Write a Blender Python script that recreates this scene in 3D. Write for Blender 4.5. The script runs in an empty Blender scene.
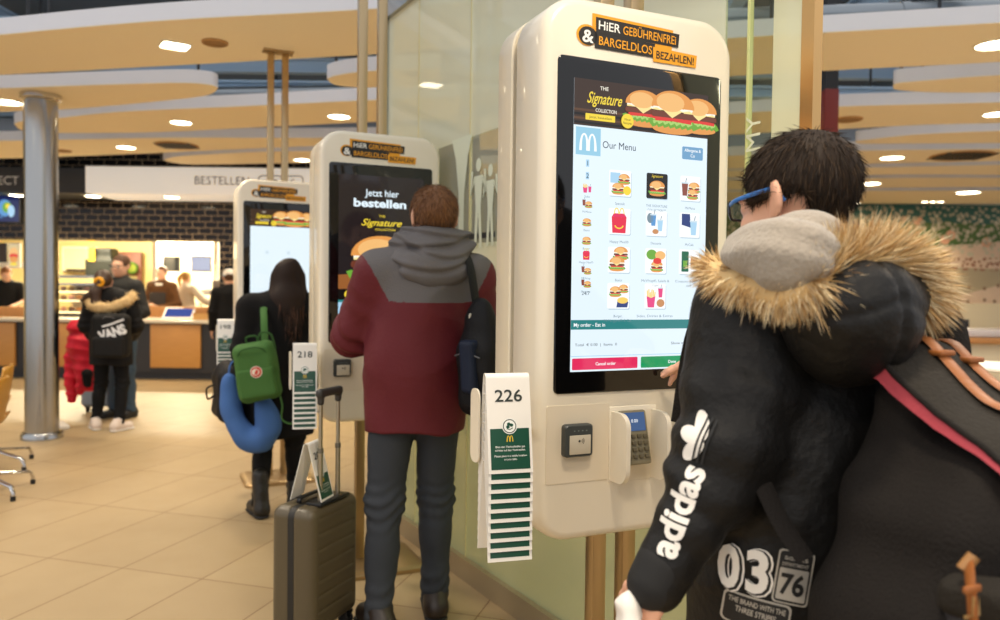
import bpy, bmesh, math, random
import numpy as np
from mathutils import Vector, Matrix
from mathutils.bvhtree import BVHTree
random.seed(7); rng = np.random.default_rng(7)
SC = bpy.context.scene; COL = SC.collection
PI = math.pi
def V(*a): return Vector(a)
# ---------------------------------------------------------------- camera
FPX = 780.0; CAMH = 1.34; PITCH = math.radians(1.54); ROLL = 0.012
def ray(px, py):
    x = (px-500)/FPX; y = (310-py)/FPX
    x, y = x*math.cos(ROLL)-y*math.sin(ROLL), x*math.sin(ROLL)+y*math.cos(ROLL)
    return V(x, math.cos(PITCH)+y*math.sin(PITCH), -math.sin(PITCH)+y*math.cos(PITCH))
def at(px, py, Y):
    d = ray(px, py); s = Y/d.y; return V(d.x*s, Y, CAMH+d.z*s)
def atz(px, py, z):
    d = ray(px, py); s = (z-CAMH)/d.z; return V(d.x*s, d.y*s, z)
cam_d = bpy.data.cameras.new('camera'); cam = bpy.data.objects.new('camera', cam_d); COL.objects.link(cam)
cam.location = (0, 0, CAMH)
cam.rotation_mode = 'XYZ'
cam.matrix_world = Matrix.Translation((0, 0, CAMH)) @ Matrix.Rotation(PI/2-PITCH, 4, 'X') @ Matrix.Rotation(ROLL, 4, 'Z')
cam_d.sensor_width = 36; cam_d.lens = FPX*36/1000; cam_d.clip_start = 0.05; cam_d.clip_end = 100
cam_d.dof.use_dof = True; cam_d.dof.focus_distance = 1.85; cam_d.dof.aperture_fstop = 3.2
SC.camera = cam
SC.view_settings.view_transform = 'Standard'; SC.view_settings.look = 'None'
SC.view_settings.gamma = 1; SC.view_settings.use_curve_mapping = False
# ---------------------------------------------------------------- materials
def lin(c):
    return tuple(((v/255)/12.92 if v/255 <= .04045 else ((v/255+.055)/1.055)**2.4) for v in c)
_mc = {}
def mat(name, rgb, rough=.5, metal=0., noise=0., nscale=30., bump=0., bscale=60., emit=0., spec=.5, stretch=None, coat=0., sheen=0., glow=0.):
    if name in _mc: return _mc[name]
    m = bpy.data.materials.new(name); m.use_nodes = True
    nt = m.node_tree; b = nt.nodes['Principled BSDF']
    c = lin(rgb)+(1,)
    b.inputs['Base Color'].default_value = c; b.inputs['Roughness'].default_value = rough; b.inputs['Metallic'].default_value = metal
    b.inputs['Specular IOR Level'].default_value = spec
    if coat: b.inputs['Coat Weight'].default_value = coat; b.inputs['Coat Roughness'].default_value = .05
    if sheen: b.inputs['Sheen Weight'].default_value = sheen
    if emit:
        b.inputs['Emission Color'].default_value = c; b.inputs['Emission Strength'].default_value = emit
        b.inputs['Base Color'].default_value = (0.01, .01, .01, 1)
    if glow:
        b.inputs['Emission Color'].default_value = c; b.inputs['Emission Strength'].default_value = glow
    if noise or bump:
        tc = nt.nodes.new('ShaderNodeTexCoord'); mp = nt.nodes.new('ShaderNodeMapping')
        nt.links.new(tc.outputs['Object'], mp.inputs['Vector'])
        if stretch: mp.inputs['Scale'].default_value = stretch
    if noise:
        n = nt.nodes.new('ShaderNodeTexNoise'); n.inputs['Scale'].default_value = nscale; n.inputs['Detail'].default_value = 4
        nt.links.new(mp.outputs[0], n.inputs['Vector'])
        mx = nt.nodes.new('ShaderNodeMix'); mx.data_type = 'RGBA'
        mx.inputs[6].default_value = tuple(v*(1-noise) for v in c[:3])+(1,)
        mx.inputs[7].default_value = tuple(min(1, v*(1+noise)) for v in c[:3])+(1,)
        nt.links.new(n.outputs['Fac'], mx.inputs[0]); nt.links.new(mx.outputs[2], b.inputs['Base Color'])
    if bump:
        n2 = nt.nodes.new('ShaderNodeTexNoise'); n2.inputs['Scale'].default_value = bscale; n2.inputs['Detail'].default_value = 5
        nt.links.new(mp.outputs[0], n2.inputs['Vector'])
        bp = nt.nodes.new('ShaderNodeBump'); bp.inputs['Strength'].default_value = bump; bp.inputs['Distance'].default_value = .02
        nt.links.new(n2.outputs['Fac'], bp.inputs['Height']); nt.links.new(bp.outputs[0], b.inputs['Normal'])
    _mc[name] = m
    return m
def emat(name, rgb, st=1.0):
    """a lit screen surface: glossy glass in front of a glowing picture"""
    if name in _mc: return _mc[name]
    m = bpy.data.materials.new(name); m.use_nodes = True; b = m.node_tree.nodes['Principled BSDF']
    b.inputs['Base Color'].default_value = (.004, .004, .004, 1); b.inputs['Roughness'].default_value = .08
    b.inputs['Emission Color'].default_value = lin(rgb)+(1,); b.inputs['Emission Strength'].default_value = st
    _mc[name] = m; return m
# ---------------------------------------------------------------- objects
def tag(o, label=None, cat=None, group=None, kind=None):
    if label: o['label'] = label
    if cat: o['category'] = cat
    if group: o['group'] = group
    if kind: o['kind'] = kind
    return o
def empty(name, loc=(0, 0, 0), rz=0., label=None, cat=None, group=None, kind=None):
    o = bpy.data.objects.new(name, None); COL.objects.link(o); o.location = loc; o.rotation_euler = (0, 0, rz)
    o.empty_display_size = .05
    return tag(o, label, cat, group, kind)
def copy_tree(o, parent=None):
    c = o.copy(); COL.objects.link(c)
    if parent is not None: c.parent = parent
    for ch in list(o.children): copy_tree(ch, c)
    return c
class MB:
    """collects vertices and faces of ONE mesh object (several material slots allowed)"""
    def __init__(s): s.v = []; s.f = []; s.m = []; s.sm = []
    def add(s, vs, fs, mi=0, smooth=False, M=None):
        b = len(s.v)
        for p in vs:
            p = Vector(p); s.v.append(tuple(M @ p) if M is not None else tuple(p))
        for f in fs:
            s.f.append(tuple(b+i for i in f)); s.m.append(mi); s.sm.append(smooth)
        return s
    def box(s, c, size, mi=0, M=None, bev=0., seg=2):
        bm = bmesh.new(); bmesh.ops.create_cube(bm, size=1)
        for v in bm.verts: v.co = Vector((v.co.x*size[0]+c[0], v.co.y*size[1]+c[1], v.co.z*size[2]+c[2]))
        if bev: bmesh.ops.bevel(bm, geom=bm.edges[:], offset=bev, segments=seg, affect='EDGES', profile=.5)
        bm.verts.index_update()
        s.add([v.co[:] for v in bm.verts], [[v.index for v in f.verts] for f in bm.faces], mi, bool(bev) and seg > 2, M); bm.free()
        return s
    def loft(s, rings, mi=0, cap=True, smooth=True, M=None, closed=True):
        n = len(rings[0]); vs = [p for r in rings for p in r]; fs = []
        for i in range(len(rings)-1):
            for j in range(n if closed else n-1):
                k = (j+1) % n
                fs.append((i*n+j, i*n+k, (i+1)*n+k, (i+1)*n+j))
        s.add(vs, fs, mi, smooth, M)
        if cap:
            b = len(s.v)-len(vs); L = (len(rings)-1)*n
            s.f.append(tuple(b+i for i in range(n-1, -1, -1))); s.m.append(mi); s.sm.append(False)
            s.f.append(tuple(b+L+i for i in range(n))); s.m.append(mi); s.sm.append(False)
        return s
    def tube(s, path, r, n=10, mi=0, M=None, cap=True, flat=None):
        path = [Vector(p) for p in path]; rings = []
        rr = r if isinstance(r, (list, tuple)) else [r]*len(path)
        up = None
        for i, p in enumerate(path):
            t = (path[min(i+1, len(path)-1)]-path[max(i-1, 0)]).normalized()
            if up is None:
                up = V(0, 0, 1) if abs(t.z) < .9 else V(0, 1, 0)
                if flat is not None: up = Vector(flat)
            x = t.cross(up).normalized(); up2 = x.cross(t).normalized(); up = up2
            rx, ry = rr[i] if isinstance(rr[i], (tuple, list)) else (rr[i], rr[i])
            rings.append([p+x*(math.cos(a)*rx)+up2*(math.sin(a)*ry) for a in [2*PI*k/n for k in range(n)]])
        return s.loft(rings, mi, cap, True, M)
    def cyl(s, a, b, r0, r1=None, n=20, mi=0, M=None):
        return s.tube([a, b], [r0, r0 if r1 is None else r1], n, mi, M)
    def lathe(s, prof, c=(0, 0, 0), n=28, mi=0, M=None, cap=True):
        return s.loft([[(c[0]+r*math.cos(2*PI*k/n), c[1]+r*math.sin(2*PI*k/n), c[2]+z) for k in range(n)] for r, z in prof], mi, cap, True, M)
    def prism(s, out, h0, h1, mi=0, M=None, smooth=False):
        """2-D outline (x, y) extruded along z"""
        return s.loft([[(x, y, h0) for x, y in out], [(x, y, h1) for x, y in out]], mi, True, smooth, M)
    def build(s, name, mats, parent=None, loc=None, fix=True):
        me = bpy.data.meshes.new(name); me.from_pydata(s.v, [], s.f)
        for m in (mats if isinstance(mats, (list, tuple)) else [mats]): me.materials.append(m)
        me.polygons.foreach_set('material_index', s.m); me.polygons.foreach_set('use_smooth', s.sm)
        if fix:
            bm = bmesh.new(); bm.from_mesh(me); bmesh.ops.recalc_face_normals(bm, faces=bm.faces[:]); bm.to_mesh(me); bm.free()
        me.update()
        try: me.set_sharp_from_angle(angle=math.radians(40))
        except Exception: pass
        o = bpy.data.objects.new(name, me); COL.objects.link(o)
        if parent is not None: o.parent = parent
        if loc is not None: o.location = loc
        return o
def rrect(w, h, r, n=6, cx=0., cy=0.):
    """rounded rectangle outline, counter-clockwise; r may be (bl, br, tr, tl)"""
    r = r if isinstance(r, (tuple, list)) else (r,)*4
    P = []
    for (sx, sy, a0, q) in ((-1, -1, PI, r[0]), (1, -1, 1.5*PI, r[1]), (1, 1, 0, r[2]), (-1, 1, .5*PI, r[3])):
        x0 = cx+sx*(w/2-q); y0 = cy+sy*(h/2-q)
        for k in range(n+1):
            a = a0+.5*PI*k/n; P.append((x0+q*math.cos(a), y0+q*math.sin(a)))
    return P
def smooth_path(pts, n=6, closed=False):
    pts = [Vector(p) for p in pts]; out = []; N = len(pts)
    for i in range(N if closed else N-1):
        g = lambda k: pts[k % N] if closed else pts[max(0, min(N-1, k))]
        p0, p1, p2, p3 = g(i-1), g(i), g(i+1), g(i+2)
        for k in range(n):
            t = k/n
            out.append(.5*((2*p1)+(p2-p0)*t+(2*p0-5*p1+4*p2-p3)*t*t+(3*p1-p0-3*p2+p3)*t**3))
    if not closed: out.append(pts[-1])
    return out
# ---------------------------------------------------------------- lettering
_tx = {}
def text_geo(st, bold=0., shear=0.):
    key = (st, bold, shear)
    if key in _tx: return _tx[key]
    c = bpy.data.curves.new('t', 'FONT'); c.body = st; c.size = 1; c.offset = bold; c.shear = shear; c.resolution_u = 3; c.fill_mode = 'FRONT' if hasattr(c, 'fill_mode') else c.fill_mode
    o = bpy.data.objects.new('t', c); COL.objects.link(o)
    me = bpy.data.meshes.new_from_object(o)
    vs = [(v.co.x, v.co.y) for v in me.vertices]; fs = [tuple(p.vertices) for p in me.polygons]
    bpy.data.objects.remove(o); bpy.data.curves.remove(c); bpy.data.meshes.remove(me)
    _tx[key] = (vs, fs); return _tx[key]
class G2:
    """flat artwork in metres: list of (verts2d, faces, height, material)"""
    def __init__(s): s.it = []; s.mats = []
    def mi(s, m):
        if m not in s.mats: s.mats.append(m)
        return s.mats.index(m)
    def poly(s, pts, z, m): s.it.append(([tuple(p) for p in pts], [tuple(range(len(pts)))], z, s.mi(m))); return s
    def rect(s, x0, y0, x1, y1, z, m, r=0.):
        if r: return s.poly(rrect(x1-x0, y1-y0, r, 4, (x0+x1)/2, (y0+y1)/2), z, m)
        return s.poly([(x0, y0), (x1, y0), (x1, y1), (x0, y1)], z, m)
    def ell(s, cx, cy, rx, ry, z, m, n=20, rot=0., a0=0., a1=2*PI):
        P = []
        for k in range(n + (0 if a1-a0 > 6.28 else 1)):
            a = a0+(a1-a0)*k/n; x, y = rx*math.cos(a), ry*math.sin(a)
            P.append((cx+x*math.cos(rot)-y*math.sin(rot), cy+x*math.sin(rot)+y*math.cos(rot)))
        return s.poly(P, z, m)
    def stroke(s, pts, w, z, m):
        L, R = [], []
        for i, p in enumerate(pts):
            a = pts[max(i-1, 0)]; b = pts[min(i+1, len(pts)-1)]
            dx, dy = b[0]-a[0], b[1]-a[1]; l = math.hypot(dx, dy) or 1; nx, ny = -dy/l, dx/l
            ww = w if not callable(w) else w(i/(len(pts)-1))
            L.append((p[0]+nx*ww/2, p[1]+ny*ww/2)); R.append((p[0]-nx*ww/2, p[1]-ny*ww/2))
        n = len(pts)
        s.it.append((L+R, [(i, i+1, n+i+1, n+i) for i in range(n-1)], z, s.mi(m))); return s
    def text(s, st, x, y, h, z, m, al='l', w=None, bold=0., shear=0., rot=0.):
        """h = cap height, y = baseline"""
        vs, fs = text_geo(st, bold, shear)
        if not vs: return s
        x0 = min(v[0] for v in vs); x1 = max(v[0] for v in vs)
        k = h/.69; kx = k if w is None else w/(x1-x0)
        wd = (x1-x0)*kx; ox = {'l': 0, 'c': -wd/2, 'r': -wd}[al]
        P = []
        for v in vs:
            a, b = ox+(v[0]-x0)*kx, v[1]*k
            P.append((x+a*math.cos(rot)-b*math.sin(rot), y+a*math.sin(rot)+b*math.cos(rot)))
        s.it.append((P, fs, z, s.mi(m))); return s
    def arches(s, x, y, h, z, m):
        """two tall rounded arches side by side"""
        w = h*1.05
        for sg in (0, 1):
            P = []
            for k in range(17):
                t = k/16; a = PI*(1-t); P.append((x+w*(.25+.5*sg)+w*.215*math.cos(a), y+h*.94*(math.sin(a) ** .75)))
            s.stroke(P, lambda t: h*(.17-.07*math.sin(PI*t)), z, m)
        return s
    def to(s, mb, O, U, W, N, base=0):
        O, U, W, N = Vector(O), Vector(U), Vector(W), Vector(N)
        for P, fs, z, mi in s.it:
            mb.add([O+U*p[0]+W*p[1]+N*z for p in P], fs, base+mi)
    def build(s, name, O, U, W, N, parent=None, base=None):
        mb = MB(); s.to(mb, O, U, W, N)
        return mb.build(name, s.mats, parent, fix=False)
def wrap_art(g, O, U, W, D, bvh, off=.0025, step=.006):
    """artwork laid on a curved garment: points are dropped along D onto the surface"""
    mb = MB(); O, U, W, D = Vector(O), Vector(U), Vector(W), Vector(D).normalized()
    for P, fs, z, mi in g.it:
        bm = bmesh.new(); vs = [bm.verts.new((p[0], p[1], 0)) for p in P]
        for f in fs:
            try: bm.faces.new([vs[i] for i in f])
            except ValueError: pass
        bmesh.ops.triangulate(bm, faces=bm.faces[:])
        for _ in range(5):
            e = [e for e in bm.edges if e.calc_length() > step]
            if not e: break
            bmesh.ops.subdivide_edges(bm, edges=e, cuts=1); bmesh.ops.triangulate(bm, faces=[f for f in bm.faces if len(f.verts) > 3])
        out = []; bm.verts.index_update()
        for v in bm.verts:
            p = O+U*v.co.x+W*v.co.y
            h = bvh.ray_cast(p-D*.15, D, .4)
            if h[0] is None: h = bvh.find_nearest(p)
            out.append(h[0]-D*(off+z))
        mb.add(out, [[v.index for v in f.verts] for f in bm.faces], mi, True); bm.free()
    return mb
# ---------------------------------------------------------------- soft bodies (signed distance -> surface nets)
def npn(P, f, seed=0.):
    x, y, z = P[..., 0]*f+seed, P[..., 1]*f+seed*1.7, P[..., 2]*f-seed*.6
    a = np.sin(x+1.3*np.sin(y*.9+.5)+.7*np.sin(z*1.1))
    b = np.sin(y*1.2+1.1*np.sin(z*.8+1.7)+.8*np.sin(x*1.3))
    c = np.sin(z*1.1+1.2*np.sin(x*.7+2.1)+.6*np.sin(y*1.4))
    return (a+b+c)/3
def rotm(rx=0, ry=0, rz=0):
    return np.array((Matrix.Rotation(rz, 3, 'Z') @ Matrix.Rotation(ry, 3, 'Y') @ Matrix.Rotation(rx, 3, 'X')))
class SDF:
    def __init__(s): s.p = []
    def cap(s, a, b, ra, rb=None, k=.03, op='u', flat=None):
        s.p.append(('cap', op, k, np.array(a, float), np.array(b, float), ra, ra if rb is None else rb, flat)); return s
    def ell(s, c, r, k=.03, op='u', rot=None):
        s.p.append(('ell', op, k, np.array(c, float), np.array(r, float), rot)); return s
    def box(s, c, h, rad=.02, k=.02, op='u', rot=None):
        s.p.append(('box', op, k, np.array(c, float), np.array(h, float), rad, rot)); return s
    def chain(s, pts, rs, k=.02, op='u', flat=None):
        for i in range(len(pts)-1): s.cap(pts[i], pts[i+1], rs[i], rs[i+1], k if i else k, op, flat)
        return s
    def aabb(s, q):
        if q[0] == 'cap':
            r = max(q[5], q[6])*(1.0 if q[7] is None else max(1, q[7][1]))
            return np.minimum(q[3], q[4])-r, np.maximum(q[3], q[4])+r
        if q[0] == 'ell':
            r = q[4] if q[5] is None else np.full(3, q[4].max())
            return q[3]-r, q[3]+r
        r = q[4]+q[5]*0 if q[6] is None else np.full(3, np.linalg.norm(q[4]))
        return q[3]-r, q[3]+r
    def dist(s, q, P):
        if q[0] == 'cap':
            a, b, ra, rb = q[3], q[4], q[5], q[6]; ab = b-a; L = max(1e-9, ab@ab)
            t = np.clip(((P-a)@ab)/L, 0, 1)
            d = P-(a+t[..., None]*ab)
            if q[7] is not None:
                n = np.array(q[7][0], float); n /= np.linalg.norm(n); c = d@n
                d = d+(c*(1/q[7][1]-1))[..., None]*n
            return np.linalg.norm(d, axis=-1)-(ra+(rb-ra)*t)
        if q[0] == 'ell':
            p = P-q[3]
            if q[5] is not None: p = p@q[5]
            k0 = np.linalg.norm(p/q[4], axis=-1); k1 = np.linalg.norm(p/q[4]**2, axis=-1)
            return k0*(k0-1)/np.maximum(k1, 1e-9)
        p = P-q[3]
        if q[6] is not None: p = p@q[6]
        w = np.abs(p)-(q[4]-q[5])
        return np.linalg.norm(np.maximum(w, 0), axis=-1)+np.minimum(w.max(-1), 0)-q[5]
    def mesh(s, res, post=None, lo=None, hi=None):
        A = [s.aabb(q) for q in s.p if q[1] == 'u']
        l = np.min([a[0] for a in A], 0)-3*res-.01; h = np.max([a[1] for a in A], 0)+3*res+.01
        if lo is not None: l = np.maximum(l, lo)
        if hi is not None: h = np.minimum(h, hi)
        n = np.ceil((h-l)/res).astype(int)+1
        D = np.full(tuple(n), .25, np.float32)
        def grid(i0, i1):
            ax = [l[k]+res*np.arange(i0[k], i1[k]) for k in range(3)]
            g = np.empty((i1[0]-i0[0], i1[1]-i0[1], i1[2]-i0[2], 3), np.float32)
            g[..., 0] = ax[0][:, None, None]; g[..., 1] = ax[1][None, :, None]; g[..., 2] = ax[2][None, None, :]
            return g
        for q in s.p:
            a, b = s.aabb(q); pad = max(q[2], .02)+3*res
            i0 = np.clip(np.floor((a-pad-l)/res).astype(int), 0, n); i1 = np.clip(np.ceil((b+pad-l)/res).astype(int)+1, 0, n)
            if (i1 <= i0).any(): continue
            sl = tuple(slice(i0[k], i1[k]) for k in range(3))
            d = s.dist(q, grid(i0, i1)).astype(np.float32); k = max(q[2], 1e-5); o = D[sl]
            if q[1] == 'u':
                t = np.clip(.5+.5*(d-o)/k, 0, 1); D[sl] = d*(1-t)+o*t-k*t*(1-t)
            else:
                d = -d; t = np.clip(.5-.5*(d-o)/k, 0, 1); D[sl] = d*(1-t)+o*t+k*t*(1-t)
        if post is not None:
            m = np.abs(D) < .09; idx = np.argwhere(m)
            P = (idx*res+l).astype(np.float32)
            D[m] = post(P, D[m])
        return surface_nets(D, l, res)
def surface_nets(D, l, res):
    S = D < 0
    c = S[:-1, :-1, :-1].astype(np.int8)
    for dx in (0, 1):
        for dy in (0, 1):
            for dz in (0, 1):
                if dx+dy+dz: c = c+S[dx:D.shape[0]-1+dx, dy:D.shape[1]-1+dy, dz:D.shape[2]-1+dz]
    act = (c > 0) & (c < 8); idx = np.argwhere(act); N = len(idx)
    num = np.full(act.shape, -1, np.int64); num[act] = np.arange(N)
    cor = [(0,0,0),(1,0,0),(0,1,0),(1,1,0),(0,0,1),(1,0,1),(0,1,1),(1,1,1)]
    vals = [D[idx[:, 0]+a, idx[:, 1]+b, idx[:, 2]+e] for a, b, e in cor]
    acc = np.zeros((N, 3)); cnt = np.zeros(N)
    for i, j in ((0,1),(2,3),(4,5),(6,7),(0,2),(1,3),(4,6),(5,7),(0,4),(1,5),(2,6),(3,7)):
        m = (vals[i] < 0) != (vals[j] < 0); t = np.where(m, vals[i]/np.where(m, vals[i]-vals[j], 1), 0)
        p = np.array(cor[i])+t[:, None]*(np.array(cor[j])-np.array(cor[i]))
        acc[m] += p[m]; cnt[m] += 1
    vert = (idx+acc/np.maximum(cnt, 1)[:, None])*res+l
    F = []
    for ax in range(3):
        u, w = (ax+1) % 3, (ax+2) % 3
        sh = [slice(None)]*3; a = [slice(1, -1)]*3; b = [slice(1, -1)]*3
        a[ax] = slice(0, -1); b[ax] = slice(1, None)
        sa, sb = S[tuple(a)], S[tuple(b)]
        for flip in (False, True):
            e = np.argwhere((sa & ~sb) if not flip else (~sa & sb))
            if not len(e): continue
            off = np.ones(3, int); off[ax] = 0; e = e+off
            def g(du, dw):
                q = e.copy(); q[:, u] -= du; q[:, w] -= dw
                return num[q[:, 0], q[:, 1], q[:, 2]]
            quad = np.stack([g(1, 1), g(0, 1), g(0, 0), g(1, 0)], 1)
            if flip: quad = quad[:, ::-1]
            F.append(quad)
    F = np.concatenate(F) if F else np.zeros((0, 4), int)
    F = F[(F >= 0).all(1)]
    return vert, F
def relax(v, F, it=1):
    for _ in range(it):
        s_ = np.zeros_like(v); c = np.zeros(len(v))
        for i in range(4):
            a, b = F[:, i], F[:, (i+1) % 4]
            np.add.at(s_, a, v[b]); np.add.at(s_, b, v[a]); np.add.at(c, a, 1); np.add.at(c, b, 1)
        v = .4*v+.6*s_/np.maximum(c, 1)[:, None]
    return v
def soft(name, sdf, res, mats, parent=None, post=None, facemat=None, it=1, lo=None, hi=None):
    v, F = sdf.mesh(res, post, lo, hi)
    if it: v = relax(v, F, it)
    me = bpy.data.meshes.new(name); me.vertices.add(len(v)); me.vertices.foreach_set('co', v.astype(np.float32).ravel())
    me.loops.add(4*len(F)); me.loops.foreach_set('vertex_index', F.astype(np.int32).ravel())
    me.polygons.add(len(F)); me.polygons.foreach_set('loop_start', np.arange(0, 4*len(F), 4, dtype=np.int32))
    for m in (mats if isinstance(mats, (list, tuple)) else [mats]): me.materials.append(m)
    me.update(calc_edges=True); me.validate()
    me.polygons.foreach_set('use_smooth', np.ones(len(me.polygons), bool))
    if facemat is not None:
        c = v[F].mean(1); me.polygons.foreach_set('material_index', facemat(c).astype(np.int32))
    o = bpy.data.objects.new(name, me); COL.objects.link(o)
    if parent is not None: o.parent = parent
    return o
def bvh_of(o):
    me = o.data; return BVHTree.FromPolygons([v.co.copy() for v in me.vertices], [tuple(p.vertices) for p in me.polygons])
def strands(name, roots, dirs, lens, r, mats, parent=None, bend=0., seg=3, grav=V(0, 0, -1)):
    """fur / hair: slim tapering locks, one mesh"""
    mb = MB(); nm = len(mats) if isinstance(mats, (list, tuple)) else 1
    for p, d, L in zip(roots, dirs, lens):
        d = Vector(d).normalized(); p = Vector(p)
        x = d.cross(V(random.uniform(-1, 1), random.uniform(-1, 1), random.uniform(-1, 1))).normalized(); y = d.cross(x)
        pts = [p]; dd = d
        for k in range(seg):
            dd = (dd+grav*bend/seg).normalized(); pts.append(pts[-1]+dd*(L/seg))
        vs = []
        for k in range(seg):
            q = pts[k]; rr = r*(1-.75*k/seg)
            vs += [q+x*rr, q-x*rr*.5+y*rr*.87, q-x*rr*.5-y*rr*.87]
        vs.append(pts[-1]); fs = []
        for k in range(seg-1):
            for j in range(3): a, b = k*3+j, k*3+(j+1) % 3; fs.append((a, b, b+3, a+3))
        for j in range(3): fs.append(((seg-1)*3+j, (seg-1)*3+(j+1) % 3, seg*3))
        mb.add(vs, fs, random.randrange(nm), True)
    return mb.build(name, mats, parent, fix=False)
# ================================================================ setting
def nodes(name):
    m = bpy.data.materials.new(name); m.use_nodes = True
    return m, m.node_tree, m.node_tree.nodes['Principled BSDF']
def mth(nt, op, a, b=None, c=None):
    n = nt.nodes.new('ShaderNodeMath'); n.operation = op
    for i, v in enumerate((a, b, c)):
        if v is None: continue
        if hasattr(v, 'links'): nt.links.new(v, n.inputs[i])
        else: n.inputs[i].default_value = v
    return n.outputs[0]
def mixc(nt, f, a, b):
    n = nt.nodes.new('ShaderNodeMix'); n.data_type = 'RGBA'
    for i, v in ((0, f), (6, a), (7, b)):
        if hasattr(v, 'links'): nt.links.new(v, n.inputs[i])
        else: n.inputs[i].default_value = v if i == 0 else tuple(v)+(1,)
    return n.outputs[2]
def noise(nt, vec, sc, det=4, out='Fac'):
    n = nt.nodes.new('ShaderNodeTexNoise'); n.inputs['Scale'].default_value = sc; n.inputs['Detail'].default_value = det
    if vec is not None: nt.links.new(vec, n.inputs['Vector'])
    return n.outputs[out]
def floor_mat():
    m, nt, b = nodes('floor_tiles')
    tc = nt.nodes.new('ShaderNodeTexCoord'); o = tc.outputs['Object']
    def dot(vx, vy):
        n = nt.nodes.new('ShaderNodeVectorMath'); n.operation = 'DOT_PRODUCT'; nt.links.new(o, n.inputs[0]); n.inputs[1].default_value = (vx, vy, 0); return n.outputs['Value']
    u = mth(nt, 'DIVIDE', mth(nt, 'SUBTRACT', dot(.96, -.28), .96*-2.194-.28*3.776), .441)
    v = mth(nt, 'DIVIDE', mth(nt, 'SUBTRACT', dot(.28, .96), 3.011), .82)
    def line(t, w):
        f = mth(nt, 'FRACT', t); d = mth(nt, 'MINIMUM', f, mth(nt, 'SUBTRACT', 1, f)); return mth(nt, 'LESS_THAN', d, w)
    g = mth(nt, 'MAXIMUM', line(u, .0065), line(v, .0035))
    wn = nt.nodes.new('ShaderNodeTexWhiteNoise'); wn.noise_dimensions = '2D'
    cv = nt.nodes.new('ShaderNodeCombineXYZ'); nt.links.new(mth(nt, 'FLOOR', u), cv.inputs[0]); nt.links.new(mth(nt, 'FLOOR', v), cv.inputs[1])
    nt.links.new(cv.outputs[0], wn.inputs['Vector'])
    base = mixc(nt, noise(nt, o, 1.8, 6), lin((166, 143, 106)), lin((184, 161, 122)))
    base = mixc(nt, mth(nt, 'MULTIPLY', wn.outputs['Value'], .35), base, lin((158, 134, 98)))
    base = mixc(nt, mth(nt, 'MULTIPLY', noise(nt, o, 90, 2), .12), base, lin((150, 120, 80)))
    nt.links.new(mixc(nt, g, base, lin((120, 88, 52))), b.inputs['Base Color'])
    nt.links.new(mth(nt, 'ADD', .42, mth(nt, 'MULTIPLY', noise(nt, o, 6, 3), .14)), b.inputs['Roughness'])
    b.inputs['Specular IOR Level'].default_value = .45
    return m
def brick_mat():
    m, nt, b = nodes('black_glazed_brick')
    tc = nt.nodes.new('ShaderNodeTexCoord'); mp = nt.nodes.new('ShaderNodeMapping'); mp.inputs['Rotation'].default_value = (PI/2, 0, 0)
    sp = nt.nodes.new('ShaderNodeSeparateXYZ'); cb = nt.nodes.new('ShaderNodeCombineXYZ')
    nt.links.new(tc.outputs['Object'], sp.inputs[0]); nt.links.new(sp.outputs[0], cb.inputs[0]); nt.links.new(sp.outputs[2], cb.inputs[1])
    br = nt.nodes.new('ShaderNodeTexBrick'); nt.links.new(cb.outputs[0], br.inputs['Vector'])
    br.inputs['Scale'].default_value = 1; br.inputs['Brick Width'].default_value = .19; br.inputs['Row Height'].default_value = .092
    br.inputs['Mortar Size'].default_value = .0042; br.inputs['Mortar Smooth'].default_value = .1
    br.inputs['Color1'].default_value = lin((22, 15, 10))+(1,); br.inputs['Color2'].default_value = lin((30, 21, 14))+(1,); br.inputs['Mortar'].default_value = lin((172, 150, 120))+(1,)
    nt.links.new(br.outputs['Color'], b.inputs['Base Color']); b.inputs['Roughness'].default_value = .12; b.inputs['Specular IOR Level'].default_value = .3
    nt.links.new(mth(nt, 'ADD', .1, mth(nt, 'MULTIPLY', br.outputs['Fac'], .6)), b.inputs['Roughness'])
    return m
def wood_mat(name, c0, c1, axis=(1, 1, 8)):
    m, nt, b = nodes(name)
    tc = nt.nodes.new('ShaderNodeTexCoord'); mp = nt.nodes.new('ShaderNodeMapping'); mp.inputs['Scale'].default_value = axis
    nt.links.new(tc.outputs['Object'], mp.inputs[0])
    nt.links.new(mixc(nt, noise(nt, mp.outputs[0], 6, 6), lin(c0), lin(c1)), b.inputs['Base Color']); b.inputs['Roughness'].default_value = .4
    return m
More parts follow.
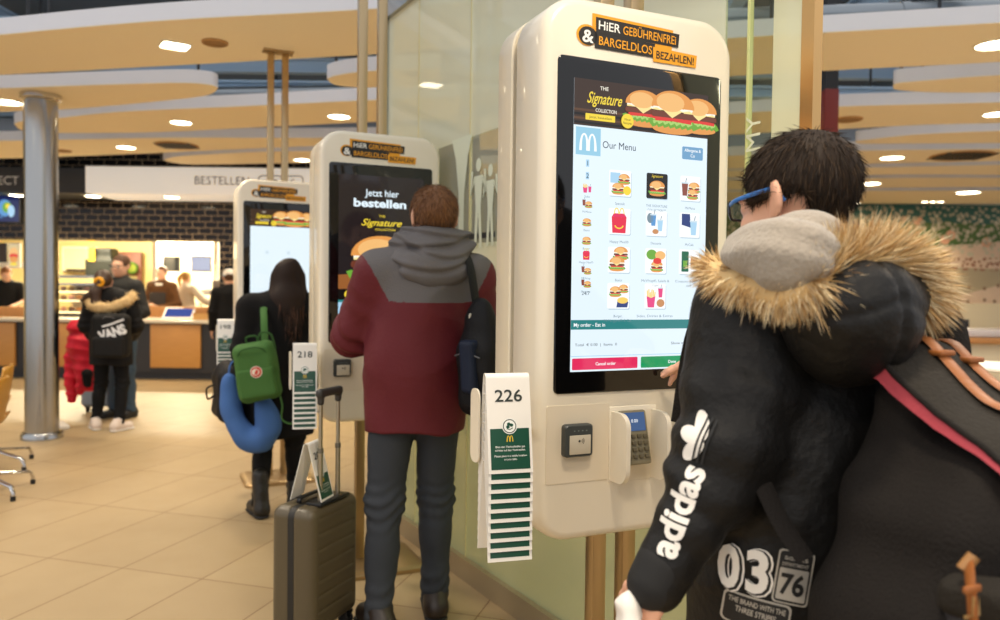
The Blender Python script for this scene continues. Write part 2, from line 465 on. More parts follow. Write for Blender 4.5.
def mural_mat():
    """painted meadow: dark green top strewn with pale blossoms, rose hills with a dotted path below"""
    m, nt, b = nodes('meadow_mural')
    tc = nt.nodes.new('ShaderNodeTexCoord'); o = tc.outputs['Object']
    sp = nt.nodes.new('ShaderNodeSeparateXYZ'); nt.links.new(o, sp.inputs[0]); x, z = sp.outputs[0], sp.outputs[2]
    cb = nt.nodes.new('ShaderNodeCombineXYZ'); nt.links.new(x, cb.inputs[0]); nt.links.new(z, cb.inputs[1]); xz = cb.outputs[0]
    n1 = noise(nt, xz, 1.3, 3); n2 = noise(nt, xz, 7, 4)
    green = mixc(nt, n2, lin((44, 78, 22)), lin((92, 122, 40)))
    teal = mixc(nt, mth(nt, 'GREATER_THAN', mth(nt, 'ADD', z, mth(nt, 'MULTIPLY', n1, .5)), 2.93), green, lin((40, 92, 74)))
    rose = mixc(nt, n2, lin((208, 178, 148)), lin((222, 196, 168)))
    hill = mth(nt, 'ADD', mth(nt, 'MULTIPLY', mth(nt, 'SINE', mth(nt, 'ADD', mth(nt, 'MULTIPLY', x, .9), -.6)), .22), mth(nt, 'MULTIPLY', n1, .35))
    isg = mth(nt, 'GREATER_THAN', z, mth(nt, 'ADD', 1.93, hill))
    c = mixc(nt, isg, rose, teal)
    # olive valley between two rose hills
    val = mth(nt, 'MULTIPLY', mth(nt, 'LESS_THAN', z, mth(nt, 'SUBTRACT', 1.9, mth(nt, 'MULTIPLY', hill, .25))), mth(nt, 'GREATER_THAN', z, mth(nt, 'ADD', 1.5, mth(nt, 'MULTIPLY', mth(nt, 'SINE', mth(nt, 'ADD', mth(nt, 'MULTIPLY', x, 1.1), 2.6)), .26))))
    c = mixc(nt, mth(nt, 'MULTIPLY', val, .8), c, lin((160, 148, 112)))
    def dots(sc, r, zlo, zhi, col, c, rnd=.9):
        vo = nt.nodes.new('ShaderNodeTexVoronoi'); vo.inputs['Scale'].default_value = sc; vo.inputs['Randomness'].default_value = rnd; nt.links.new(xz, vo.inputs['Vector'])
        vo.voronoi_dimensions = '2D'
        k = mth(nt, 'LESS_THAN', vo.outputs['Distance'], r)
        k = mth(nt, 'MULTIPLY', k, mth(nt, 'MULTIPLY', mth(nt, 'GREATER_THAN', z, zlo), mth(nt, 'LESS_THAN', z, zhi)))
        return mixc(nt, k, c, lin(col))
    c = dots(2.2, .20, 2.2, 2.75, (214, 158, 122), c)
    c = dots(6.5, .26, 2.0, 2.8, (196, 186, 156), c); c = dots(10, .3, 2.2, 2.95, (170, 160, 130), c)
    c = dots(12, .3, 1.78, 2.02, (150, 96, 66), c); c = dots(4.2, .13, 1.1, 1.62, (128, 96, 66), c, .35)
    nt.links.new(c, b.inputs['Base Color']); b.inputs['Roughness'].default_value = .5
    return m
M_floor = floor_mat(); M_brick = brick_mat(); M_mural = mural_mat()
M_wood = wood_mat('oak_laminate', (196, 138, 68), (214, 158, 86)); M_wood2 = wood_mat('ledge_oak', (176, 120, 62), (196, 140, 80), (8, 1, 1))
M_cream = mat('cream_paint', (228, 214, 180), .6); M_white = mat('white_paint', (244, 240, 230), .5)
M_dark = mat('anthracite_laminate', (44, 44, 46), .45); M_panel = mat('cream_ceiling_panel', (250, 236, 206), .7)
M_edge = mat('white_panel_edge', (232, 232, 236), .5); M_deck = mat('grey_steel_deck', (84, 96, 108), .6); M_beam = mat('blue_grey_beam', (150, 172, 190), .45)
M_duct = mat('galvanised_duct', (150, 156, 160), .3, .9); M_black = mat('black_plastic', (20, 20, 21), .4); M_rub = mat('black_rubber', (16, 16, 16), .7)
M_steel = mat('brushed_steel', (172, 172, 170), .2, 1.0, bump=.03, bscale=40, stretch=(30, 30, .6)); M_gold = mat('warm_brushed_steel', (188, 164, 126), .34, 1.0, bump=.04, bscale=40, stretch=(30, 30, .6))
M_chrome = mat('polished_chrome', (205, 205, 205), .1, 1.0)
M_lamp = mat('lamp_lens', (255, 238, 205), emit=14); M_grille = mat('brown_grille', (150, 112, 66), .6)

fl = MB().box((0, 7, -.05), (34, 22, .1)).build('floor', M_floor); tag(fl, 'cream stone tiled floor', 'floor', kind='structure')
ce = MB().box((0, 12.7, 4.35), (34, 10, .1)).build('ceiling', M_deck); tag(ce, 'dark steel ceiling deck above the panels', 'ceiling', kind='structure')
# -- back: black glazed brick bulkhead over the serving hatch, pier beside it, kitchen behind
zl = at(130, 240.5, 11.7).z
xr = at(217, 260, 11.7).x; xe = at(300, 260, 11.7).x
wb = MB().box(((-13+2.4)/2, 11.9, (zl+3.6)/2), (15.4, .2, 3.6-zl)).box(((xr+xe)/2, 11.9, zl/2), (xe-xr, .2, zl)).build('wall_back', M_brick)
tag(wb, 'black glazed brick wall over the kitchen hatch', 'wall', kind='structure')
wk = MB().box((-5, 15.6, 1.6), (16, .2, 3.3)).box((2.1, 13.7, 1.6), (.2, 3.8, 3.3)).build('wall_kitchen', mat('kitchen_wall_tile', (232, 214, 150), .4))
tag(wk, 'pale yellow kitchen wall behind the hatch', 'wall', kind='structure')
kc = MB().box((-5, 13.8, 2.75), (16, 3.7, .1)).build('ceiling_kitchen', M_white); tag(kc, 'white kitchen ceiling', 'ceiling', kind='structure')
ws = MB().box((-13.1, 11, 2.2), (.2, 9.6, 4.4)).build('wall_left', M_cream); tag(ws, 'cream wall closing the hall on the far left', 'wall', kind='structure')
# fascia with the lettering
def fascia(x0, x1, y0, y1, Y, m, name):
    a = at(x0, y1, Y); b_ = at(x1, y0, Y)
    return MB().box(((a.x+b_.x)/2, Y+.45, (a.z+b_.z)/2), (b_.x-a.x, .9, b_.z-a.z)).build(name, m), a, b_
fd, a0, b0 = fascia(-90, 85.5, 168, 191, 10.8, M_dark, 'trim_1'); tag(fd, 'dark grey sign fascia over the hatch', 'fascia', kind='structure')
fw, a1, b1 = fascia(85.5, 420, 170, 193, 10.8, mat('fascia_white_glow', (238, 232, 222), .5, glow=.38), 'trim_2'); tag(fw, 'long white sign fascia over the counter', 'fascia', kind='structure')  # slight glow added to the white paint to brighten the fascia, no lamp inside
M_grey = mat('grey_letters', (96, 92, 88), .5); M_wl = mat('white_letters', (235, 235, 235), .5)
g = G2(); p = at(-14, 184.5, 10.79); g.text('COLLECT', 0, 0, .115, 0, M_wl, w=at(18, 184, 10.79).x-at(-33, 184, 10.79).x, al='r')
p = at(18.5, 184.5, 10.79); g.build('lettering', (p.x, 10.795, p.z), (1, 0, .004), (0, 0, 1), (0, -1, 0), fd)
g = G2(); p = at(194.5, 184.3, 10.79); g.text('BESTELLEN', 0, 0, .115, 0, M_grey, w=at(249, 184, 10.79).x-p.x)
def ring_icon(g, cx, cy, w, h, m, kind):
    P = rrect(w, h, h*.25, 5, cx, cy); P.append(P[0]); g.stroke(P, .016, 0, m)
    if kind == 0: g.ell(cx-.05, cy, .05, .045, 0, m); g.rect(cx+.02, cy-.05, cx+.1, cy+.05, 0, m)
    else: g.text('€', cx, cy-.05, .1, 0, m, 'c')
q = at(270, 182, 10.79).x-p.x; ring_icon(g, q, .03, .32, .2, M_grey, 0); q = at(292, 182, 10.79).x-p.x; ring_icon(g, q, .03, .3, .2, M_grey, 1)
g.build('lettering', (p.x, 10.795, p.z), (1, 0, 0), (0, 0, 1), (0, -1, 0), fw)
# -- right: mural wall, low cream wall, ledge
wr = MB().box((8.2, 14.4, 1.98), (11.6, .2, 2.0)).build('wall_right', M_mural); tag(wr, 'wall painted with a green flower meadow and rose hills', 'wall', kind='structure')
zt = at(960, 303, 14.3).z
wl = MB().box((8.2, 14.33, zt/2), (11.6, .34, zt)).build('wall_low', M_cream); tag(wl, 'cream wall below the mural', 'wall', kind='structure')
wf = MB().box((8.2, 14.5, 3.2), (11.6, .3, .6)).build('wall_top', M_panel); tag(wf, 'cream wall strip above the mural', 'wall', kind='structure')
wx = MB().box((2.45, 13.2, 1.6), (.2, 2.8, 3.3)).build('wall_corner', M_cream); tag(wx, 'cream wall return behind the glass', 'wall', kind='structure')
pz = at(960, 329, 9.5).z
M_lilac = mat('pale_grey_laminate', (206, 198, 196), .3)
lw = empty('bench', (0, 0, 0), 0, 'long cream bench wall with grey ledge and oak lip below the flower mural', 'bench')
xa = at(880, 330, 9.5).x
MB().box(((xa+9)/2, 9.75, (pz-.1)/2), (9-xa, .4, pz-.1)).build('back_panel', M_cream, lw)
MB().box(((xa+9)/2, 9.78, pz-.05), (9-xa, .56, .09), bev=.01).build('ledge', M_lilac, lw)
MB().box(((xa+9)/2, 9.6, pz-.14), (9-xa, .3, .07), bev=.006).build('oak_lip', M_wood2, lw)
so = at(964, 323.5, 14.15)
sk = empty('wall_socket', (so.x, 14.16, so.z), 0, 'black double wall socket on the cream wall below the mural', 'socket')
MB().box((0, -.012, 0), (.17, .024, .15), bev=.006).build('plate', M_black, sk)
for dx in (-.035, .035): MB().lathe([(.026, 0), (.026, .006), (.02, .006), (.018, -.004)], n=16, M=Matrix.Translation((dx, -.026, 0)) @ Matrix.Rotation(PI/2, 4, 'X')).build('outlet', mat('dark_grey_plastic', (40, 40, 42), .5), sk)
# red steel column behind the glass post
c = at(829, 110, 6.4)
rp = empty('steel_column', (c.x, 6.4, 0), 0, 'dark red square steel column behind the golden glass post', 'column')
M_red = mat('oxide_red_paint', (128, 44, 36), .45)
MB().box((0, 0, 1.5), (.115, .115, 2.98), bev=.008).build('shaft', M_red, rp)
MB().box((0, 0, .012), (.25, .25, .024), bev=.004).build('base_plate', M_red, rp)
MB().box((0, 0, 3.6), (.1, .1, 1.3)).build('dark_head', M_dark, rp)
# ---------------------------------------------------------------- ceiling panels
PZ = 2.96
def panel(near, far, label, th=.11, z=PZ):
    """near edge left -> right, far edge left -> right, as points seen on the panel's under side"""
    n_ = smooth_path([atz(x, y, z) for x, y in near], 6); f_ = smooth_path([atz(x, y, z) for x, y in far], 6)
    P = n_+f_[::-1]; out = []
    for q in P:
        if not out or (q-out[-1]).length > .01: out.append(q)
    if (out[0]-out[-1]).length < .01: out.pop()
    c = sum(out, V(0, 0, 0))/len(out)
    o = empty('ceiling_panel', (c.x, c.y, z), 0, label, 'ceiling panel', 'suspended ceiling panels')
    loc = [(q.x-c.x, q.y-c.y) for q in out]
    MB().prism(loc, 0, .004).build('soffit', M_panel, o)
    MB().prism([(x*1.0, y*1.0) for x, y in loc], .005, th).build('edge_band', M_edge, o)
    # suspension rods up to the deck
    for k in (.3, .7):
        a = n_[int(k*(len(n_)-1))]; b = f_[int(k*(len(f_)-1))]; m = (a*.6+b*.4)
        MB().cyl((m.x-c.x, m.y-c.y, th), (m.x-c.x, m.y-c.y, 4.3-z), .012, n=8).build('hanger_rod', M_dark, o)
    return o
panel([(-140, 50), (0, 35), (160, 21), (360, 10), (470, 2)], [(-140, 84), (0, 75), (220, 63), (376, 54), (470, 48)], 'long cream ceiling panel nearest above the left aisle, with a square lamp and a speaker')
panel([(-160, 95), (0, 88.5), (100, 85), (180, 83), (210, 85), (218, 88.5)], [(-160, 122), (0, 112), (56, 110), (120, 105), (190, 98), (211, 94), (218, 88.5)], 'rounded cream ceiling panel held by the round steel column')
panel([(14, 124), (24, 121), (56, 118.5), (120, 112), (240, 106.5), (376, 100), (460, 97)], [(14, 124), (24, 131), (56, 133), (160, 132), (264, 127), (372, 122), (460, 119)], 'cream ceiling panel behind the twin poles, with two lamps')
panel([(-150, 142), (0, 141), (160, 138), (264, 138), (320, 138), (420, 137)], [(-150, 160), (0, 158.5), (120, 154.5), (200, 151), (312, 146), (420, 142)], 'cream ceiling panel with a round slotted vent, above the dark sign fascia')
panel([(163, 160), (175, 157), (200, 155), (260, 152), (360, 150.5), (430, 150)], [(163, 160), (175, 163), (200, 164.5), (296, 163), (430, 160)], 'tapered cream ceiling panel just in front of the white sign fascia')
panel([(327, 79), (335, 76), (352, 73), (376, 71), (440, 68)], [(327, 79), (333, 84), (345, 86.5), (368, 87.5), (440, 86)], 'small rounded cream ceiling panel beside the middle pair of poles')
panel([(690, 41), (760, 36.5), (830, 32.5), (1000, 23), (1180, 12)], [(690, 79), (760, 74.5), (830, 70.5), (1000, 62), (1180, 52)], 'long cream ceiling panel nearest above the right-hand seating area')
panel([(893, 87), (897, 83.5), (930, 80.5), (1000, 75.5), (1140, 70)], [(893, 87), (898, 90), (934, 92.3), (1000, 92.3), (1140, 88)], 'rounded cream ceiling panel with a blunt tip right of the red column')
panel([(480, 129), (620, 121), (760, 112), (833, 107), (1000, 102.5), (1130, 99)], [(480, 150), (620, 142), (760, 133), (833, 129.5), (920, 125), (1000, 123), (1130, 120)], 'cream ceiling panel with a flat speaker beside the red column')
panel([(856, 142), (862, 140.5), (920, 134.5), (1000, 131), (1100, 128)], [(856, 142), (864, 143.6), (920, 143.4), (1000, 143), (1100, 142)], 'tapered cream ceiling panel above the young man in the parka')
panel([(480, 164), (620, 160), (780, 154), (854, 151), (1000, 149), (1100, 148)], [(480, 176), (620, 172), (780, 167), (858, 164), (1000, 161), (1100, 159)], 'cream ceiling panel with an oval slotted vent above the mural')
panel([(480, 177), (858, 168), (1000, 165), (1080, 164)], [(480, 182), (858, 175), (1000, 175), (1080, 175)], 'narrow cream ceiling panel between the vent panel and the mural')
panel([(480, 185), (858, 178.5), (1000, 178), (1080, 178)], [(480, 192), (858, 188), (1000, 187), (1080, 187)], 'second cream ceiling panel from the mural wall')
panel([(560, 193), (850, 191), (1000, 190.5), (1060, 190)], [(560, 203.5), (850, 203.5), (1000, 203.5), (1060, 203.5)], 'cream ceiling panel touching the top of the mural wall')
# ---------------------------------------------------------------- lamps, speakers, vents
M_rim = mat('white_lamp_rim', (226, 220, 206), .4)
def lamp(px, py, r, label, z=PZ, square=False, power=26):
    c = atz(px, py, z); o = empty('ceiling_light', (c.x, c.y, z), .6 if square else 0, label, 'ceiling light', 'recessed ceiling lights')
    n = 4 if square else 24
    prof = rrect(2*r, 2*r, r*.3, 4) if square else [(r*math.cos(2*PI*k/24), r*math.sin(2*PI*k/24)) for k in range(24)]
    S = lambda k, h: [(x*k, y*k, h) for x, y in prof]
    MB().loft([S(1.0, -.001), S(1.12, -.001), S(1.14, -.008), S(1.02, -.012), S(1.0, -.004)], cap=False).build('rim', M_rim, o)
    MB().loft([S(1.01, -.003), S(.8, -.009), S(.4, -.012)], cap=True).build('lens', M_lamp, o)
    if power:
        ld = bpy.data.lights.new('bulb', 'SPOT'); ld.energy = power*5; ld.color = (1, .84, .62); ld.spot_size = 2.5; ld.spot_blend = .8; ld.shadow_soft_size = .12
        lo = bpy.data.objects.new('bulb', ld); COL.objects.link(lo); lo.parent = o; lo.location = (0, 0, -.03)
    return o
lamp(175, 45, .085, 'square downlight in the nearest panel above the left aisle', square=True)
lamp(6, 101.5, .12, 'downlight beside the round steel column')
lamp(181, 122, .1, 'downlight in the panel behind the rounded panel, left of the twin poles')
lamp(339, 116, .1, 'downlight just above the middle kiosk beside its poles')
lamp(126, 147, .105, 'downlight left of the round slotted vent')
lamp(302, 159.5, .1, 'downlight above the small white fascia icons')
for x, l in ((17, 'downlight under the dark fascia left of the steel column'), (93, 'downlight under the fascia where dark meets white'), (172, 'downlight under the white fascia in front of the black bricks')):
    pass
lamp(995, 44, .11, 'downlight cut by the frame edge in the nearest panel over the seating area', square=False)
lamp(996, 113.5, .1, 'downlight in the panel with the flat speaker')
lamp(892, 157.5, .13, 'downlight left of the oval vent above the mural')
lamp(868, 183.5, .17, 'downlight close above the mural beside the man\'s hair')
lamp(968, 192.3, .17, 'round downlight alone above the right of the mural')
for k, x in enumerate((925, 933, 940.5)):
    lamp(x, 201.4, .06, ('first', 'middle', 'last')[k]+' of the row of three small spots along the mural top', power=6)
for k, x in enumerate((850.5, 857)):
    lamp(x, 202.6, .05, ('first', 'second')[k]+' of the pair of small spots beside the man\'s hair', power=0)
def soffit_lamp(px, py, label):
    z = a1.z; c = atz(px, py, z-.004); c.y = min(max(c.y, 10.85), 11.6)
    o = empty('ceiling_light', (at(px, py, 11.1).x, 11.1, z), 0, label, 'ceiling light', 'recessed ceiling lights')
    MB().lathe([(.11, -.001), (.125, -.001), (.128, -.01), (.11, -.014)], cap=False).build('rim', M_rim, o)
    MB().lathe([(.11, -.003), (.09, -.016), (.02, -.02)]).build('lens', M_lamp, o)
    ld = bpy.data.lights.new('bulb', 'SPOT'); ld.energy = 80; ld.color = (1, .79, .52); ld.spot_size = 2.5; ld.spot_blend = .8; ld.shadow_soft_size = .1
    lo = bpy.data.objects.new('bulb', ld); COL.objects.link(lo); lo.parent = o; lo.location = (0, 0, -.04)
soffit_lamp(17, 189.5, 'downlight under the dark fascia left of the steel column')
soffit_lamp(93, 189.5, 'downlight under the fascia where dark meets white')
soffit_lamp(172, 190, 'downlight under the white fascia in front of the black bricks')
# extra downlights added overhead to brighten the foreground and the glass wall
for k, (x, y) in enumerate(((-2.6, 1.2), (-.4, -.6), (1.6, -.8), (-2.4, 3.4), (2.6, 2.4), (-4.6, 4.2), (.4, 1.0), (2.6, 5.0), (1.4, 7.5), (4.5, 8.0))):
    o = empty('ceiling_light', (x, y, 3.0), 0, 'added downlight brightening the hall floor and the glass wall', 'ceiling light', 'added fill downlights')
    MB().lathe([(.1, -.001), (.115, -.001), (.118, -.01), (.1, -.014)], cap=False).build('rim', M_rim, o)
    MB().lathe([(.1, -.003), (.08, -.012), (.02, -.016)]).build('lens', M_lamp, o)
    ld = bpy.data.lights.new('bulb', 'SPOT'); ld.energy = 230 if x > 2 else 110; ld.color = (1, .84, .64); ld.spot_size = 2.5; ld.spot_blend = .8; ld.shadow_soft_size = .15
    lo = bpy.data.objects.new('bulb', ld); COL.objects.link(lo); lo.parent = o; lo.location = (0, 0, -.03)
def disc_thing(px, py, r, label, name, cat, slots):
    c = atz(px, py, PZ); o = empty(name, (c.x, c.y, PZ), 0, label, cat, 'ceiling '+cat+'s')
    MB().lathe([(r, -.001), (r, -.01), (r*.93, -.014), (r*.9, -.006)], cap=False).build('rim', mat('tan_rim', (186, 142, 86), .6), o)
    MB().lathe([(r*.93, -.003), (r*.05, -.006)]).build('face', M_grille, o)
    if slots:
        for q in range(2 if r < .2 else 3):
            mb = MB()
            for k in range(-5, 6):
                h = r*.13; x = k*r*.16
                if abs(x) < r*.85: mb.box((x, (q-1)*r*.5, -.012), (r*.07, r*.4, .01))
            mb.build('slots', M_black, o)
    return o
disc_thing(215, 42, .085, 'round ceiling speaker beside the square lamp on the nearest left panel', 'ceiling_speaker', 'speaker', False)
disc_thing(177, 145, .24, 'round slotted air vent on the panel above the white fascia', 'ceiling_vent', 'vent', True)
disc_thing(63, 150.5, .1, 'small ceiling speaker beside the round steel column', 'ceiling_speaker', 'speaker', False)
disc_thing(848, 119, .13, 'flat ceiling speaker beside the red column', 'ceiling_speaker', 'speaker', False)
disc_thing(962, 155.5, .34, 'wide slotted air vent above the mural', 'ceiling_vent', 'vent', True)
# ---------------------------------------------------------------- steelwork and ducts above the panels
def beam(a, b, w, h, label, m=None):
    a, b = Vector(a), Vector(b); d = b-a; L = d.length; ang = math.atan2(d.y, d.x)
    o = empty('roof_beam', tuple((a+b)/2), ang, label, 'beam', 'steel beams over the panels')
    t = .02; mb = MB().box((0, 0, h/2-t/2), (L, w, t)).box((0, 0, -h/2+t/2), (L, w, t)); mb.build('flange', m or M_beam, o)
    MB().box((0, 0, 0), (L, t, h-2*t)).build('web', m or M_beam, o)
    return o
beam((-9, 5.6, 3.55), (9, 4.4, 3.55), .14, .24, 'blue grey steel beam crossing nearest above the panels')
beam((-9, 7.2, 3.6), (9, 6.8, 3.6), .14, .24, 'blue grey steel beam crossing behind the rounded panels')
beam((-9, 9.6, 3.5), (9, 9.0, 3.5), .16, .3, 'pale steel beam crossing just in front of the sign fascia')
M_bb = mat('pale_blue_steel', (172, 198, 220), .4)
beam((-9, 8.25, 3.42), (9, 8.15, 3.42), .1, .12, 'slim pale blue steel beam visible between the nearest panels', M_bb)
beam((-9, 8.75, 3.78), (9, 8.65, 3.78), .1, .16, 'slim pale blue steel beam higher up between the nearest panels', M_bb)
for k, x in enumerate((-5.2, -1.6, 1.9, 3.2, 4.6)):
    beam((x, 3.4, 3.95), (x+.3, 13, 3.95), .12, .3, ('lengthwise steel joist over the round column', 'lengthwise steel joist over the twin poles', 'lengthwise steel joist over the golden glass post', 'lengthwise steel joist over the parka', 'lengthwise steel joist over the mural')[k])
def duct(path, r, label):
    c = Vector(path[0]); o = empty('air_duct', tuple(c), 0, label, 'duct')
    P = [Vector(p)-c for p in path]; MB().tube(P, r, 20).build('pipe', M_duct, o)
    for k in (.3, .55, .8):
        m = P[0].lerp(P[-1], k); d = (P[-1]-P[0]).normalized(); MB().cyl(m-d*.03, m+d*.03, r*1.06, n=20).build('collar', M_duct, o)
c1 = at(752, 22, 5.6)
duct([(c1.x-.9, 5.75, c1.z), (c1.x+2.6, 5.3, c1.z)], .11, 'galvanised round air duct seen through the clear glass')
duct([(-3.2, 7.95, 3.24), (.4, 7.6, 3.24)], .1, 'dark air duct passing behind the twin poles')
# ---------------------------------------------------------------- glass wall
GA = math.radians(29.6); gd = V(-math.sin(GA), math.cos(GA), 0)          # runs away from the camera
g0 = V(-.189, 3.667, 0)
tf = .92
GZ = 2.86
def gpt(t, z=0): q = g0+gd*t; return V(q.x, q.y, z)
def glass_mat(name, milky, tint, veil):
    m, nt, b = nodes(name); out = nt.nodes['Material Output']; nt.nodes.remove(b)
    tr = nt.nodes.new('ShaderNodeBsdfTransparent'); tr.inputs[0].default_value = lin(tint)+(1,)
    df = nt.nodes.new('ShaderNodeBsdfDiffuse'); df.inputs[0].default_value = lin(veil)+(1,)
    tl = nt.nodes.new('ShaderNodeBsdfTranslucent'); tl.inputs[0].default_value = lin(veil)+(1,)
    ms = nt.nodes.new('ShaderNodeMixShader'); ms.inputs[0].default_value = .35; nt.links.new(df.outputs[0], ms.inputs[1]); nt.links.new(tl.outputs[0], ms.inputs[2])
    m1 = nt.nodes.new('ShaderNodeMixShader'); m1.inputs[0].default_value = milky; nt.links.new(tr.outputs[0], m1.inputs[1]); nt.links.new(ms.outputs[0], m1.inputs[2])
    gl = nt.nodes.new('ShaderNodeBsdfGlossy'); gl.inputs['Roughness'].default_value = .02
    fr = nt.nodes.new('ShaderNodeFresnel'); fr.inputs[0].default_value = 1.5
    m2 = nt.nodes.new('ShaderNodeMixShader'); geo = nt.nodes.new('ShaderNodeNewGeometry'); ff = mth(nt, 'SUBTRACT', 1, geo.outputs['Backfacing']); nt.links.new(mth(nt, 'MULTIPLY', fr.outputs[0], mth(nt, 'MULTIPLY', ff, .75)), m2.inputs[0]); nt.links.new(mth(nt, 'MULTIPLY', milky, ff), m1.inputs[0]); nt.links.new(m1.outputs[0], m2.inputs[1]); nt.links.new(gl.outputs[0], m2.inputs[2])
    nt.links.new(m2.outputs[0], out.inputs[0])
    return m
M_glass = glass_mat('frosted_glass', .8, (234, 238, 222), (250, 250, 224)); M_clear = glass_mat('clear_glass', .04, (236, 240, 230), (220, 226, 200))
M_frost = glass_mat('frosted_film', .8, (230, 236, 220), (238, 238, 206)); M_lowg = glass_mat('green_tinted_glass', .5, (214, 222, 198), (216, 218, 180))
Mg = Matrix.Translation(g0) @ Matrix.Rotation(PI/2+GA, 4, 'Z')     # local x = along the wall away from the camera
gw = empty('window_1', (g0.x, g0.y, 0), PI/2+GA, 'tall frosted glass wall behind the kiosks', 'glass wall', kind='structure')
def pane(t0, t1, z0, z1, m, name='pane', th=.01, off=0.):
    return MB().box(((t0+t1)/2, off, (z0+z1)/2), (t1-t0, th, z1-z0)).build(name, m, gw)
def tpx(px, py=300):
    d = ray(px, py); # intersection with the vertical glass plane
    n = V(gd.y, -gd.x, 0); s = (g0-V(0, 0, 0)).dot(n)/d.dot(n); q = d*s
    return (V(q.x, q.y, 0)-g0).dot(gd), CAMH+q.z
tp, _ = tpx(806); tn = tp+.01
t722, _ = tpx(722); t768, _ = tpx(768.5); t797, _ = tpx(797)
zs = tpx(470, 132)[1]
zc0, zc1 = tpx(470, 244)[1], tpx(470, 138)[1]; tc0, tc1 = tpx(540)[0], tpx(438)[0]
pane(t722+.004, tf, zc1, GZ, M_glass); pane(t722+.004, tf, .93, zc0, M_glass); pane(t722+.004, tc0, zc0, zc1, M_glass); pane(tc1, tf, zc0, zc1, M_glass); pane(tc0, tc1, zc0, zc1, glass_mat('half_clear_glass', .34, (236, 240, 230), (246, 246, 222))); pane(t722+.004, tf, .1, .93, M_lowg)
pane(t768, t722, .1, GZ, M_clear); pane(tn, t768-.002, .1, GZ, M_frost)
pane(tn, tf, 0, .1, mat('glass_base_rail', (176, 160, 130), .4, .6), 'base_rail', .06)
pane(tn, tf+.03, GZ, GZ+.1, M_steel, 'top_rail', .06)
pane(tf, tf+.03, .0, GZ, M_steel, 'end_post', .05)
ts = tpx(745)[0]; pane(ts-.004, ts+.004, .1, GZ, mat('glass_edge_green', (210, 214, 150), .2), 'glass_edge', .016)
pane(tp-.019, tp+.019, 0, 3.0, mat('golden_steel', (200, 160, 104), .3, .9), 'golden_post', .032)
for px in (420, 472):
    ta = tpx(px, 60)[0]; pane(ta-.002, ta+.002, .1, GZ, mat('glass_edge_pale', (222, 206, 140), .3), 'glass_seam', .013)
# frosted figures on the glass, and two letters on the clear pane
g = G2(); M_film = mat('white_glass_film', (222, 226, 200), .6)
def fig(g, x, z, h, arms):
    if arms == 2:      # tall stem that flares out at the top
        g.poly([(x-h*.05, z), (x+h*.05, z), (x+h*.055, z+h*.5), (x+h*.12, z+h*.82), (x+h*.2, z+h), (x-h*.2, z+h), (x-h*.12, z+h*.82), (x-h*.055, z+h*.5)], 0, M_film); return
    g.ell(x, z+h*.92, h*.06, h*.075, 0, M_film)
    g.poly([(x-h*.1, z+h*.8), (x-h*.06, z+h*.45), (x-h*.09, z), (x-h*.03, z), (x, z+h*.4), (x+h*.04, z), (x+h*.1, z), (x+h*.06, z+h*.45), (x+h*.1, z+h*.8)], 0, M_film)
    for sg in (-1, 1):
        g.stroke([(x+sg*h*.09, z+h*.78), (x+sg*h*.17, z+h*.6), (x+sg*h*.15, z+h*(.42 if not arms else .86))], h*.045, 0, M_film)
for px, py0, py1, ar in ((463, 250, 138, 2), (480, 248, 158, 1), (492, 246, 164, 1)):
    t, z0 = tpx(px, py0); z1 = tpx(px, py1)[1]; fig(g, -t, z0, z1-z0, ar)
fo = g.build('frosted_figures', (0, .012, 0), (-1, 0, 0), (0, 0, 1), (0, 1, 0), gw)
g = G2(); t, z = tpx(763, 150); g.text('MY', 0, 0, .05, 0, M_film, rot=PI/2)
g.build('lettering', (t, .012, z), (-1, 0, 0), (0, 0, 1), (0, 1, 0), gw)
tv = tpx(470, 236)[0]; z2 = tpx(470, 237)[1]
pane(tpx(455)[0], tpx(495)[0], z2-.012, z2+.012, M_dark, 'dark_strip', .014)
# ---------------------------------------------------------------- round steel column and the slim poster stand beside it
cb = atz(42, 441, 0); col = empty('steel_column', (cb.x*(cb.y+.13)/cb.y, cb.y+.13, 0), 0, 'round brushed steel column standing on the floor at the left', 'column')
MB().lathe([(.132, .05), (.132, 2.95)], n=40).build('shaft', M_steel, col)
MB().lathe([(.165, 0), (.165, .04), (.155, .055), (.132, .055)], n=40).build('base_ring', M_steel, col)
MB().lathe([(.132, 2.9), (.16, 2.92), (.16, 2.955)], n=40).build('top_collar', M_chrome, col)
q = at(53.5, 430, 7.2)
ps = empty('poster_stand', (q.x, 7.2, 0), -.9, 'slim white framed poster stand just behind the round steel column', 'poster stand')
MB().box((0, 0, .02), (.3, .22, .04), bev=.01).build('foot', M_white, ps)
MB().box((0, 0, 1.2), (.1, .03, 2.3), bev=.008).build('frame', mat('silver_frame', (205, 200, 196), .3, .7), ps)
MB().box((0, -.017, 1.55), (.08, .004, 1.5)).build('poster', mat('rose_poster', (206, 140, 130), .4), ps)
# ---------------------------------------------------------------- light of the hall
wd = bpy.data.worlds.new('world'); SC.world = wd; wd.use_nodes = True
bg = wd.node_tree.nodes['Background']; bg.inputs[0].default_value = (.93, .95, 1.0, 1); bg.inputs[1].default_value = .85
SC.view_settings.exposure = 0.1
